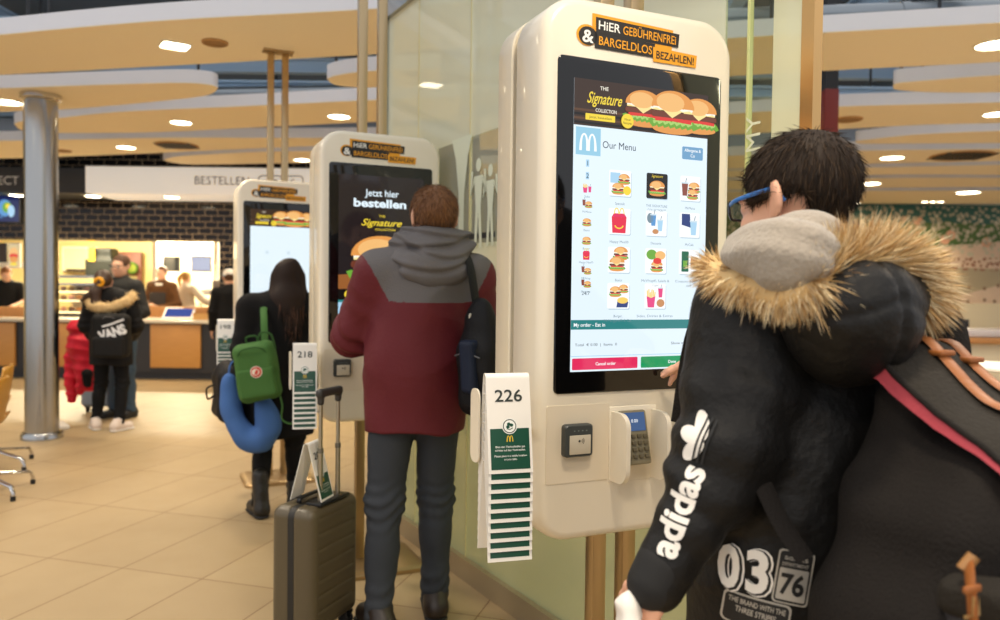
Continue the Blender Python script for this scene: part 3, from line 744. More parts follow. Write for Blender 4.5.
# ================================================================ order kiosks
KA = math.radians(24.0)
KR, KD = V(math.cos(KA), math.sin(KA), 0), V(-math.sin(KA), math.cos(KA), 0)     # along the front, into the body
def kcorner(px, py, Y): return at(px, py, Y)
BW, BH = .485, .8125                      # bezel
KW = .566; KB, KT = .724, 2.048           # body width, bottom and top height
BZ = 1.088                                # bezel bottom
M_kw = mat('kiosk_white', (232, 222, 200), .32, coat=.3); M_kw2 = mat('kiosk_shell_white', (226, 214, 188), .34, coat=.2)
M_bez = mat('black_glass', (10, 10, 11), .06, spec=.6)
M_gap = mat('shadow_gap_grey', (70, 64, 54), .6)
# picture colours
E = {}
def ec(name, rgb, st=1.0):
    E[name] = emat('screen_'+name, rgb, st); return E[name]
for n_, c_ in dict(white=(226, 241, 250), black=(18, 14, 12), brown=(58, 40, 30), brown2=(92, 62, 40), yellow=(244, 214, 60), bun=(226, 152, 76), bun2=(240, 186, 116), meat=(112, 58, 40), meat2=(140, 74, 60),
                   cheese=(250, 226, 150), lettuce=(110, 168, 58), lettuce2=(170, 208, 110), tomato=(222, 60, 50), onion=(206, 120, 170), sauce=(250, 244, 226), logo=(150, 202, 226), tab=(112, 160, 198), teal=(46, 128, 128),
                   red=(224, 44, 92), green=(24, 150, 92), text=(52, 64, 74), grey=(120, 140, 152), tile=(248, 252, 253), shade=(178, 200, 212), box=(226, 40, 70), blue=(90, 150, 206), blue2=(170, 210, 236), dkgreen=(26, 100, 70), pink=(228, 70, 130), fries=(246, 206, 96), navy=(40, 60, 120), pale=(206, 224, 234), tan=(200, 140, 90)).items(): ec(n_, c_)
def burger(g, x, y, w, z, top=True):
    """stacked burger drawing, w wide, base at (x, y)"""
    h = w*.75
    g.ell(x, y+h*.12, w*.44, h*.12, z, E['bun'])
    pts = []
    for k in range(25):
        t = k/24; pts.append((x-w*.5+w*t, y+h*.24+h*.035*math.sin(k*2.1)))
    g.stroke(pts, h*.16, z+.0001, E['lettuce'])
    g.stroke([(p[0], p[1]+h*.03) for p in pts[2:-2]], h*.07, z+.00015, E['lettuce2'])
    g.stroke([(x-w*.38, y+h*.33), (x, y+h*.35), (x+w*.4, y+h*.32)], h*.09, z+.0002, E['tomato'])
    g.rect(x-w*.46, y+h*.38, x+w*.46, y+h*.52, z+.0003, E['meat'], h*.06)
    g.poly([(x-w*.42, y+h*.54), (x-w*.2, y+h*.54), (x-w*.02, y+h*.38), (x+w*.18, y+h*.54), (x+w*.42, y+h*.53), (x+w*.4, y+h*.58), (x-w*.42, y+h*.59)], z+.0004, E['cheese'])
    g.stroke([(x-w*.42+w*.84*k/12, y+h*.6+h*.02*math.sin(k*1.9)) for k in range(13)], h*.06, z+.0005, E['sauce'])
    if top:
        P = [(x+w*.46*math.cos(a), y+h*.62+h*.4*max(0, math.sin(a))) for a in [PI*k/20 for k in range(21)]]
        g.poly(P, z+.0006, E['bun'])
        P = [(x-w*.06+w*.3*math.cos(a), y+h*.74+h*.22*math.sin(a)) for a in [2*PI*k/18 for k in range(18)]]
        g.poly(P, z+.0007, E['bun2'])
def drink(g, x, y, h, z, c):
    g.poly([(x-h*.17, y), (x+h*.17, y), (x+h*.24, y+h*.75), (x-h*.24, y+h*.75)], z, E[c]); g.rect(x-h*.27, y+h*.75, x+h*.27, y+h*.84, z+.0001, E['pale'])
    g.stroke([(x+h*.05, y+h*.84), (x+h*.12, y+h*1.1)], h*.05, z+.0001, E['grey'])
def fries(g, x, y, h, z):
    for k in range(6): g.stroke([(x-h*.2+h*.08*k, y+h*.4), (x-h*.24+h*.1*k, y+h*(.9+.1*math.sin(k*2.3)))], h*.07, z, E['fries'])
    g.poly([(x-h*.2, y), (x+h*.2, y), (x+h*.28, y+h*.6), (x, y+h*.5), (x-h*.28, y+h*.6)], z+.0001, E['pink'])
def gift_box(g, x, y, h, z):
    """red lunch box with two yellow loops and a smile"""
    g.poly([(x-h*.3, y), (x+h*.3, y), (x+h*.34, y+h*.62), (x-h*.34, y+h*.62)], z, E['box'])
    g.poly([(x-h*.34, y+h*.62), (x+h*.34, y+h*.62), (x+h*.24, y+h*.76), (x-h*.24, y+h*.76)], z+.0001, E['red'])
    for s_ in (-1, 1): g.stroke([(x+s_*h*.12+h*.1*math.cos(PI*k/8), y+h*.74+h*.22*math.sin(PI*k/8)) for k in range(9)], h*.04, z+.0002, E['yellow'])
    g.stroke([(x+h*.2*math.cos(a), y+h*.34+h*.16*math.sin(a)) for a in [PI*1.1+PI*.8*k/8 for k in range(9)]], h*.05, z+.0002, E['yellow'])
AW, AH = .3985, .7085
def script_text(g, st, x, y, h, z, m, w):
    g.text(st, x, y, h, z, m, 'c', w, bold=.012, shear=.45)
def sig_banner(g, x0, y0, x1, y1, z):
    W = x1-x0; H = y1-y0
    g.rect(x0, y0, x1, y1, z, E['brown'])
    for k in range(4): g.rect(x0, y0+H*(.04+.09*k), x1, y0+H*(.09+.09*k), z+.0002, E['brown2'] if k % 2 else E['black'])
    g.text('THE', x0+W*.21, y1-H*.2, H*.08, z+.0006, E['sauce'], 'c', bold=.01)
    script_text(g, 'Signature', x0+W*.215, y1-H*.5, H*.24, z+.0006, E['yellow'], W*.25)
    g.text('COLLECTION', x0+W*.225, y1-H*.68, H*.075, z+.0006, E['sauce'], 'c', W*.15, bold=.01)
    g.rect(x0+W*.08, y0+H*.13, x0+W*.29, y0+H*.27, z+.0006, E['yellow'], .001); g.text('Jetzt bestellen', x0+W*.185, y0+H*.175, H*.05, z+.0008, E['brown'], 'c', W*.16)
    burger(g, x0+W*.5, y0+H*.1, W*.3, z+.001); burger(g, x0+W*.93, y0+H*.08, W*.3, z+.001)
    burger(g, x0+W*.72, y0+H*.01, W*.36, z+.002)
    g.ell(x0+W*.375, y0+H*.19, W*.045, W*.045, z+.004, E['yellow']); g.text('Neue', x0+W*.375, y0+H*.2, H*.05, z+.0045, E['brown'], 'c'); g.text('Rezepte', x0+W*.375, y0+H*.12, H*.05, z+.0045, E['brown'], 'c', W*.06)
def screen_menu(full=True):
    g = G2(); W, H = AW, AH
    g.rect(0, 0, W, H, 0, E['white'])
    sig_banner(g, 0, H*.842, W, H, .0005)
    if not full:
        for k, x in enumerate((.27, .62)): g.ell(W*x, H*.6, W*.03, W*.03, .0006, E['pale'])
        return g
    g.rect(W*.016, H*.742, W*.19, H*.836, .0006, E['logo']); g.arches(W*.045, H*.757, H*.06, .001, E['tile'])
    g.text('Our Menu', W*.205, H*.772, H*.024, .0006, E['text'], w=W*.24)
    g.rect(W*.8, H*.76, W*.965, H*.806, .0006, E['tab'], .004); g.text('Allergene &', W*.883, H*.788, H*.011, .001, E['tile'], 'c', W*.13, bold=.012); g.text('Co', W*.883, H*.769, H*.011, .001, E['tile'], 'c', bold=.012)
    cx = (.335, .61, .87); cy = (.655, .522, .388, .262)
    caps = [['Specials'], ['THE SIGNATURE', 'COLLECTION™'], ['McMenu'], ['Happy Meal®'], ['Desserts'], ['McCafé'], ['Basics'], ['McWrap®, Salads &', 'Vegan'], ['Coupons & loyalty', 'card'], ['Burger,', 'McNuggets® & Co.'], ['Sides, Drinks & Extras']]
    for i, lines in enumerate(caps):
        x = W*cx[i % 3]; y = H*cy[i//3]; q = W*.08
        g.rect(x-q*.93, y-q*1.07, x+q*1.05, y+q*.9, .0004, E['shade'], .004); g.rect(x-q, y-q, x+q, y+q, .0006, E['black'] if i == 1 else E['tile'], .004)
        for k, ln in enumerate(lines): g.text(ln, x, y-q*1.35-H*.0145-k*H*.0155, H*.0088, .0006, E['grey'], 'c', W*.0125*len(ln) if len(ln) > 9 else None)
        b = y-q*.9; z = .0009
        if i == 0:
            g.rect(x-q*.9, y, x, y+q*.8, z, E['blue2']); burger(g, x+q*.35, y-q*.1, q*1.1, z); burger(g, x-q*.2, b, q*1.2, z+.001); g.ell(x+q*.6, b+q*.35, q*.36, q*.36, z+.002, E['yellow'])
        if i == 1: burger(g, x, b+q*.1, q*1.6, z); g.text('Signature', x, y+q*.68, q*.2, z, E['yellow'], 'c', q*1.1, shear=.4)
        if i == 2: burger(g, x+q*.35, b+q*.5, q*1.2, z); burger(g, x+q*.2, b, q*1.1, z+.001); drink(g, x-q*.55, b+q*.3, q*1.3, z, 'meat2')
        if i == 3: gift_box(g, x-q*.05, b, q*2.0, z)
        if i == 4: drink(g, x-q*.3, y-q*.2, q*1.1, z, 'blue'); drink(g, x+q*.35, b+q*.3, q*1.1, z, 'blue2'); g.ell(x-q*.1, b+q*.25, q*.3, q*.2, z+.001, E['tan']); g.ell(x-q*.6, y+q*.4, q*.3, q*.4, z, E['grey'])
        if i == 5: g.poly([(x-q*.8, y), (x+q*.1, y-q*.2), (x, y+q*.9), (x-q*.8, y+q*.9)], z, E['navy']); drink(g, x+q*.35, b+q*.1, q*1.4, z+.001, 'blue2')
        if i == 6: burger(g, x+q*.15, y-q*.05, q*1.4, z); burger(g, x-q*.2, b, q*1.5, z+.001)
        if i == 7: burger(g, x+q*.1, b, q*1.2, z); g.ell(x-q*.4, y+q*.5, q*.5, q*.4, z, E['lettuce']); g.ell(x+q*.4, y+q*.45, q*.5, q*.35, z+.001, E['bun2']); g.ell(x+q*.1, y, q*.4, q*.25, z+.002, E['tomato'])
        if i == 8: g.rect(x-q*.75, b+q*.1, x-q*.05, y+q*.85, z, E['dkgreen'], .002); g.rect(x-q*.6, b+q*.5, x-q*.2, y+q*.1, z+.0003, E['lettuce']); g.rect(x+q*.15, y-q*.4, x+q*.85, y+q*.4, z, E['tan'], .002)
        if i == 9: burger(g, x-q*.3, y-q*.1, q*1.1, z); burger(g, x+q*.45, y+q*.2, q*.9, z); g.poly([(x-q*.2, b), (x+q*.8, b), (x+q*.9, b+q*.45), (x-q*.1, b+q*.5)], z+.001, E['navy']); g.ell(x+q*.35, b+q*.55, q*.5, q*.25, z+.002, E['fries'])
        if i == 10: fries(g, x-q*.4, b, q*1.5, z); drink(g, x+q*.5, y-q*.1, q*.95, z, 'pink'); g.ell(x+q*.5, b+q*.35, q*.38, q*.32, z+.001, E['tan'])
    # side column of small pictures
    for k, y in enumerate((.715, .672, .63, .578, .515, .452, .405, .35, .305, .27)):
        x = W*.1; q = W*.036; yy = H*y; z = .0009
        if k in (0, 1): g.rect(x-q*.3, yy-q*.6, x+q*.3, yy+q*.6, z, E['blue2']); g.text(('1', '2')[k], x, yy-q*.4, q*.8, z+.0005, E['text'], 'c')
        elif k == 2: fries(g, x-q*.4, yy-q*.8, q*1.6, z); drink(g, x+q*.5, yy-q*.7, q*1.3, z, 'pink')
        elif k == 6: gift_box(g, x, yy-q, q*2, z)
        elif k in (3, 7, 8): burger(g, x+q*.3, yy-q*.8, q*1.5, z); drink(g, x-q*.6, yy-q*.4, q*1.3, z, 'meat2')
        elif k == 9: g.text('24/7', x, yy-q*.3, q*.6, z, E['text'], 'c')
        else: burger(g, x, yy-q*.8, q*1.8, z)
        if k >= 2 and k < 9: g.text(('Sides', 'McMenu', 'Basics', 'Burger', 'Happy Meal®', 'McWrap', 'Coupons')[k-2], x, yy-q*1.6, q*.35, z, E['grey'], 'c')
    g.rect(0, H*.145, W, H*.178, .0006, E['teal']); g.text('My order - Eat in', W*.02, H*.155, H*.0125, .001, E['tile'], bold=.012)
    g.text('Total  € 0.00  |  Items  0', W*.03, H*.088, H*.009, .0006, E['text'], w=W*.3); g.text('Show my order', W*.74, H*.088, H*.009, .0006, E['text'], w=W*.2)
    g.rect(0, H*.052, W, H*.0545, .0006, E['blue2'])
    g.rect(W*.012, H*.006, W*.485, H*.046, .0006, E['red'], .003); g.text('Cancel order', W*.25, H*.0205, H*.0105, .001, E['tile'], 'c', bold=.015)
    g.rect(W*.51, H*.006, W*.985, H*.046, .0006, E['green'], .003); g.text('Done', W*.75, H*.0205, H*.0105, .001, E['tile'], 'c', bold=.015)
    return g
def screen_promo():
    g = G2(); W, H = AW, AH
    g.rect(0, 0, W, H, 0, ec('promo', (34, 27, 28)))
    g.text('Jetzt hier', W*.5, H*.87, H*.042, .0006, E['white'], 'c', W*.4, bold=.012); g.text('bestellen', W*.48, H*.80, H*.05, .0006, E['white'], 'c', W*.62, bold=.035)
    g.text('THE', W*.5, H*.735, H*.015, .0006, E['yellow'], 'c', bold=.01); script_text(g, 'Signature', W*.5, H*.68, H*.042, .0006, E['yellow'], W*.48); g.text('COLLECTION', W*.54, H*.65, H*.013, .0006, E['yellow'], 'c', W*.24, bold=.01)
    g.poly([(0, H*.26), (W*.55, H*.22), (W, H*.28), (W, H*.4), (0, H*.36)], .0003, ec('board', (150, 92, 46)))
    burger(g, W*.5, H*.28, W*.78, .001)
    g.rect(0, H*.2, W, H*.27, .0005, E['black']); script_text(g, 'Signature Collection', W*.42, H*.235, H*.02, .001, E['yellow'], W*.4); g.ell(W*.12, H*.235, W*.05, W*.05, .001, E['yellow']); g.text('Neue Rezepte', W*.4, H*.215, H*.014, .001, E['yellow'], 'c')
    g.rect(0, 0, W, H*.2, .0005, E['teal']); g.rect(0, H*.11, W, H*.185, .0006, E['blue2']); g.text('Hier tippen', W*.5, H*.13, H*.03, .001, E['tile'], 'c')
    return g
M_sbk = mat('sticker_black', (38, 34, 28), .6); M_sor = mat('sticker_orange', (232, 160, 30), .6); M_swh = mat('sticker_white', (240, 238, 230), .6)
def jag(x0, y0, x1, y1, d=.002):
    return [(x0, y0-d), (x1, y0+d), (x1+d, y1), (x0-d, y1+d*.7)]
def sticker(parent, y=-.0015):
    g = G2(); B, O, Wt = M_sbk, M_sor, M_swh
    g.ell(.028, .046, .03, .03, 0, O); g.poly(jag(.043, .03, .275, .108, .003), 0, O); g.ell(.03, .044, .026, .026, .0008, B)
    g.poly(jag(.052, .058, .295, .1), .0008, B); g.poly(jag(.05, .016, .222, .058), .0008, B); g.poly(jag(.22, .008, .352, .047), .0012, O)
    g.text('&', .03, .026, .034, .002, Wt, 'c', bold=.02)
    g.text('HiER', .058, .068, .024, .002, Wt, w=.062, bold=.012); g.text('GEBÜHRENFREi', .128, .067, .024, .002, O, w=.158, bold=.01)
    g.text('BARGELDLOS', .06, .025, .024, .002, O, w=.155, bold=.01); g.text('BEZAHLEN!', .228, .017, .022, .002, B, w=.116, bold=.012)
    a = math.radians(-1.5)
    return g.build('payment_sticker', (.088, y, 1.917), (math.cos(a), 0, math.sin(a)), (-math.sin(a)*.86, 0, math.cos(a)*.86), (0, -1, 0), parent)
def make_kiosk(px, py, Y, label, scr, pdx=0.):
    p = at(px, py, Y); org = p-KR*.038
    k = empty('order_kiosk', (org.x, org.y, 0), KA, label, 'kiosk', 'self order kiosks')
    rr = (.085, .085, .1, .1); cx, cz = KW/2, (KB+KT)/2; H_ = KT-KB
    def ring(y, ins, x0=0.): return [(x+x0, y, z) for x, z in rrect(KW-2*ins, H_-2*ins, tuple(max(.01, q-ins) for q in rr), 9, cx, cz)]
    # front moulding with soft edge
    mb = MB(); mb.loft([ring(.152, .003), ring(.147, 0), ring(.03, 0), ring(.014, .003), ring(.004, .011), ring(0, .024)], smooth=True); mb.build('front_housing', M_kw, k)
    MB().loft([ring(.14, .022), ring(.19, .022)]).build('shadow_gap', M_gap, k)
    MB().loft([ring(.176, .004), ring(.18, .0), ring(.26, .0), ring(.285, .012), ring(.294, .04)]).build('rear_shell', M_kw2, k)
    # black glass with the lit picture
    x0, z0 = .038, BZ
    bz = MB(); bz.loft([[(x, y, z) for x, z in rrect(BW-2*i, BH-2*i, .014, 5, x0+BW/2, z0+BH/2)] for y, i in ((.004, 0), (-.002, 0), (-.004, .002))], smooth=False); bz.build('screen_glass', M_bez, k)
    scr().build('display', (x0+.0433, -.0045, z0+.053), (1, 0, 0), (0, 0, 1), (0, -1, 0), k)
    sticker(k)
    # card reader on its plate
    pl = MB(); pl.loft([[(x, y, z) for x, z in rrect(.175, .19, .006, 4, .108, .965)] for y in (.002, -.0015)], smooth=False); pl.build('reader_plate', mat('reader_plate_white', (224, 211, 186), .35), k)
    rd = MB(); rd.loft([[(x, y, z) for x, z in rrect(.079-2*i, .079-2*i, .009, 5, .101, .975)] for y, i in ((-.001, 0), (-.016, 0), (-.02, .003))]); rd = rd.build('card_reader', mat('reader_grey', (60, 64, 62), .4), k)
    MB().box((.103, -.021, .966), (.058, .003, .046), bev=.001).build('touch_pad', mat('reader_pad', (196, 186, 164), .45), rd)
    g = G2(); Mi = mat('reader_ink', (50, 48, 44), .5); MiL = mat('reader_led', (120, 130, 126), .4)
    for q in range(3): g.stroke([(.003*(q+1)*math.cos(a), .003*(q+1)*math.sin(a)) for a in [-.9+1.8*t/6 for t in range(7)]], .0012, 0, Mi)
    g.ell(-.004, 0, .003, .003, 0, Mi)
    for q in range(4): g.rect(-.02+q*.011, .024, -.016+q*.011, .0265, 0, MiL)
    g.build('contactless_mark', (.104, -.0232, .975), (1, 0, 0), (0, 0, 1), (0, -1, 0), rd)
    # pin pad between two shield wings
    wg = MB()
    MB().box((.266, .0, .955), (.14, .006, .19), bev=.003).build('pin_tray', M_kw, k)
    for xx, side in ((.206, -1), (.325, 1)):
        prof = [(0, 0)]+[(-.075+.03*math.cos(a)-.0, .03+.0+.03*math.sin(a)) for a in [-PI/2-0*1 for _ in [0]]]
        # wing outline in (depth, height): flat at the kiosk, rounded nose towards the customer
        out = [(0, .0)]+[(-.04-.035*math.sin(a), .04-.04*math.cos(a)) for a in [PI/2*k_/8 for k_ in range(9)]]+[(-.04-.035*math.cos(a), .138+.035*math.sin(a)) for a in [PI/2*k_/8 for k_ in range(9)]]+[(0, .173)]
        MB().loft([[(xx-.006, y, .866+z) for y, z in out], [(xx+.006, y, .866+z) for y, z in out]], smooth=False).build('shield_wing', M_kw, k)
    pd = empty('pin_pad', (.257, -.006, .97)); pd.parent = k; pd.rotation_euler = (math.radians(-14), 0, 0)
    MB().box((0, -.014, 0), (.078, .022, .135), bev=.006).build('pad_body', mat('pinpad_body', (126, 118, 92), .5), pd)
    MB().box((0, -.0255, .038), (.062, .002, .046)).build('pad_display', emat('pinpad_blue', (52, 84, 130), .9), pd)
    kb = MB()
    for r_ in range(4):
        for c_ in range(4): kb.box((-.026+.0172*c_, -.027, .002-.0165*r_), (.0125, .005, .0105), bev=.002)
    kb.build('keypad', mat('pinpad_keys', (92, 84, 62), .5), pd)
    g = G2(); g.text('0.00', 0, 0, .008, 0, E['tile'], 'c'); g.build('display_text', (0, -.0268, .036), (1, 0, 0), (0, 0, 1), (0, -1, 0), pd)
    # twin posts floor to ceiling with foot and head plates
    for dx in (-.048, .048):
        MB().box((KW/2+dx+pdx, .2, 1.49), (.042, .042, 2.93), bev=.002).build('post', M_gold, k)
    MB().loft([[(x, y, z) for x, y in rrect(.46-2*i, .4-2*i, .035, 6, KW/2+pdx, .17)] for z, i in ((0, 0), (.018, 0), (.026, .01), (.03, .03))]).build('foot_plate', M_gold, k)
    MB().box((KW/2+pdx, .2, 2.953), (.2, .09, .012)).build('head_plate', M_gold, k)
    # bracket for the number markers
    br = MB(); br.tube([(.02, .06, 1.0), (-.02, .03, 1.0), (-.03, -.01, 1.01)], .007, 8); br.build('marker_bracket', M_kw2, k)
    return k
M_card = mat('marker_white', (236, 232, 222), .4); M_mgr = mat('marker_green', (22, 74, 54), .35); M_ink = mat('marker_ink', (44, 52, 46), .5); M_myel = mat('marker_yellow', (238, 196, 50), .4); M_mwh = mat('marker_print_white', (236, 238, 230), .5)
MLEN, MW, MSL, MTOP = .205, .102, .19, .012
def marker(num, label, group, full=True, splay=0.):
    """folded table number: local origin on the ridge, front leaf towards -y"""
    o = empty('table_number_marker', (0, 0, 0), 0, label, 'table marker', group)
    sl = MSL+splay; th = .0024; prof = []
    n = 8
    for k in range(n+1):
        a = PI*k/n; prof.append((-MTOP*math.cos(a), MTOP*math.sin(a)))
    outer = [(-MTOP-sl*MLEN, -MLEN)]+prof+[(MTOP+sl*MLEN, -MLEN)]
    inner = [(y*(1-th/abs(y)) if abs(y) > th else 0, z-th*.6) for y, z in outer]; inner[0] = (outer[0][0]+th, -MLEN); inner[-1] = (outer[-1][0]-th, -MLEN)
    mb = MB(); N = len(outer)
    vs = [(x, y, z) for x in (-MW/2, MW/2) for y, z in outer+inner]; fs = []
    for i in range(N-1):
        fs += [(i, i+1, 2*N+i+1, 2*N+i), (N+i, 3*N+i, 3*N+i+1, N+i+1), (i, N+i, N+i+1, i+1), (2*N+i, 2*N+i+1, 3*N+i+1, 3*N+i)]
    fs += [(0, 2*N, 3*N, N), (N-1, 2*N-1, 4*N-1, 3*N-1)]
    mb.add(vs, fs, 0, False); mb.build('folded_card', M_card, o)
    L = math.hypot(1, sl); W = Vector((0, sl/L, 1/L)); Nn = Vector((0, -1/L, sl/L)); O = Vector((0, -MTOP-sl*MLEN, -MLEN))
    g = G2(); g.rect(-MW/2+.006, .0085, MW/2-.006, .098, .0006, M_mgr); g.build('green_panel', O, (1, 0, 0), W, Nn, o)
    if full:
        g = G2()
        g.text(num, 0, .158, .026, .0012, M_ink, 'c', .0185*len(num)+.008, bold=.012); g.build('number', O, (1, 0, 0), W, Nn, o)
        g = G2(); g.ell(0, .103, .0175, .0175, .0012, M_mwh, 28); g.ell(0, .103, .0155, .0155, .0014, M_ink, 28); g.ell(0, .103, .0135, .0135, .0016, M_mwh, 28)
        for a in (0.4, 2.0, 3.6): g.ell(.0045*math.cos(a), .1035+.0045*math.sin(a), .0042, .0036, .002, M_mgr)
        g.stroke([(-.007, .0975), (.0, .0955), (.007, .099)], .0018, .002, M_mgr)
        g.arches(-.0075, .069, .0135, .0014, M_myel)
        for q, (st, w_) in enumerate((('Bitte den Tischaufsteller gut', .068), ('sichtbar auf den Tisch stellen.', .07), ('Please place in a visible location', .074), ('on your table.', .03))):
            g.text(st, 0, .056-.0075*q-(.005 if q > 1 else 0), .0042, .0014, M_mwh, 'c', w_, bold=.01)
        g.build('print', O, (1, 0, 0), W, Nn, o)
    return o
ORD = ('second', 'third', 'fourth', 'fifth', 'sixth', 'seventh', 'eighth', 'ninth', 'tenth')
def rack(k, num, n, where, ox=0., oz=0., dz=.0218):
    out = rrect(.05, .17, .02, 5, 0, 0)
    for xx, yy in ((-.129+ox, .0), (-.013+ox, -.012)):
        MB().loft([[(xx+dx, yy-x, 1.0+oz+z) for x, z in out] for dx in (0, .004)], smooth=False).build('bracket_plate', M_kw, k)
    for i in range(n+1):
        if i == 0: m = marker(num, 'white table number marker 226 on top of the stack beside the nearest kiosk'.replace('226', num).replace('the nearest kiosk', where), 'table number markers')
        elif i == 1: m = marker(num, '', 'table number markers', False); base = m
        else: m = copy_tree(base)
        if i: m['label'] = '%s table marker from the top of the stack headed by number %s' % (ORD[i-1], num)
        yaw = KA-math.radians(9)
        q = k.matrix_world @ Vector((-.075, -.045, 1.098-dz*i)) if False else Vector(k.location)+KR*(-.073+ox)+KD*-.05+V(0, 0, 1.112+oz-dz*i)
        m.location = q; m.rotation_euler = (0, 0, yaw)
kiosk_near = make_kiosk(553, 394.8, 1.87, 'nearest white order kiosk with a lit food menu on its tall screen', lambda: screen_menu(True), .05)
kiosk_mid = make_kiosk(328, 343, 3.50, 'middle white order kiosk showing a dark burger advert, behind the man in the maroon jacket', screen_promo)
kiosk_far = make_kiosk(243, 325, 5.14, 'farthest white order kiosk with a pale blank screen, behind the woman in black', lambda: screen_menu(False))
rack(kiosk_near, '226', 9, 'the nearest kiosk', -.036, .026); rack(kiosk_mid, '218', 7, 'the middle kiosk', 0, -.03); rack(kiosk_far, '198', 6, 'the farthest kiosk')
# ================================================================ people
A = lambda *v: np.array(v, float)
M_skin = mat('skin', (226, 172, 142), .5, noise=.06, nscale=40); M_skin2 = mat('skin_fair', (228, 176, 144), .5)
M_eye = mat('eye_white', (235, 232, 226), .2); M_iris = mat('eye_dark', (40, 28, 20), .2)
def joints(s=1., **over):
    d = dict(pelvis=(0, 0, .95), waist=(0, 0, 1.09), chest=(0, 0, 1.27), neck=(0, -.02, 1.46), head=(0, .01, 1.615),
             shL=(-.175, -.01, 1.405), elL=(-.225, -.03, 1.13), wrL=(-.235, .05, .89), shR=(.175, -.01, 1.405), elR=(.225, -.03, 1.13), wrR=(.235, .05, .89),
             hipL=(-.088, 0, .92), knL=(-.095, .02, .5), anL=(-.1, -.02, .09), hipR=(.088, 0, .92), knR=(.095, .02, .5), anR=(.1, -.02, .09),
             toeL=(-.11, .13, .035), toeR=(.11, .13, .035))
    d.update(over)
    return {k: np.array(v, float)*s for k, v in d.items()}
def unit(v): v = np.array(v, float); return v/max(1e-9, np.linalg.norm(v))
def hand(S, w, d, palm, s=1., curl=.25, thumb=None, spread=.06, curls=None):
    """palm, four bent fingers and a thumb leaving the side of the palm"""
    d = unit(d); palm = unit(palm-d*(palm@d)); t = np.cross(palm, d) if thumb is None else unit(thumb-d*(thumb@d))
    S.cap(w, w+d*.03*s, .026*s, .028*s, .02, flat=(palm, .7))
    for o in (-.022, 0., .022): S.cap(w+d*.03*s+t*o*.7*s, w+d*.085*s+t*o*s, .0165*s, .0145*s, .012, flat=(palm, .85))
    for i, (o, L) in enumerate(((.031, .068), (.0105, .077), (-.0105, .071), (-.030, .055))):
        p = w+d*.088*s+t*o*s; c = curl if curls is None else curls[i]; f = unit(d+t*o*spread/.03); b = 0
        for q, (fr, r0, r1) in enumerate(((.45, .0095, .0088), (.31, .0088, .008), (.24, .008, .0068))):
            b += c*(1 if q else .7); v = f*math.cos(b)+palm*math.sin(b); e = p+v*L*fr*s; S.cap(p, e, r0*s, r1*s, .005); p = e
    p = w+d*.025*s+t*.028*s
    for L, r0, r1, m in ((.04, .0135, .011, (.75, .65, .25)), (.032, .011, .0095, (.45, .85, .35)), (.024, .0095, .0075, (.2, .95, .4))):
        v = unit(t*m[0]+d*m[1]+palm*m[2]); e = p+v*L*s; S.cap(p, e, r0*s, r1*s, .008); p = e
def head_sdf(S, c, s, R, face=True):
    def E_(p, r, k=.02, op='u', rot=None): S.ell(c+R@(np.array(p)*s), np.array(r)*s, k*s, op, R if rot is None else R@rot)
    def C_(a, b, r0, r1, k=.015, op='u'): S.cap(c+R@(np.array(a)*s), c+R@(np.array(b)*s), r0*s, r1*s, k*s, op)
    E_((0, -.012, .028), (.075, .094, .09)); E_((0, .028, -.03), (.06, .066, .082), .03); E_((0, .05, -.082), (.04, .04, .03), .03)
    E_((-.03, .02, -.06), (.032, .05, .04), .03); E_((.03, .02, -.06), (.032, .05, .04), .03)
    if face:
        for q in (-1, 1):
            E_((q*.031, .1, .002), (.019, .018, .012), .012, 's')
            E_((q*.031, .08, .002), (.0165, .0165, .0125), .004)
            E_((q*.032, .088, .022), (.022, .01, .006), .012); E_((q*.042, .07, -.03), (.02, .02, .018), .02)
        C_((0, .092, .008), (0, .113, -.028), .008, .0125, .012)
        for q in (-1, 1): E_((q*.011, .1, -.032), (.009, .011, .008), .008)
        E_((0, .094, -.06), (.025, .011, .0062), .006); E_((0, .093, -.07), (.021, .011, .0066), .006); E_((0, .102, -.0652), (.024, .008, .0012), .002, 's')
    for q in (-1, 1):
        e = rotm(0, 0, q*.5)
        E_((q*.084, -.016, 0.), (.0085, .022, .036), .006, 'u', e); E_((q*.0945, -.006, .004), (.0065, .011, .021), .005, 's', e)
        E_((q*.077, -.004, -.03), (.008, .011, .012), .008, 'u', e)
def limb(S, j, side, s, r, k=.03):
    S.chain([j['sh'+side], j['el'+side], j['wr'+side]], [r[0]*s, r[1]*s, r[2]*s], k*s)
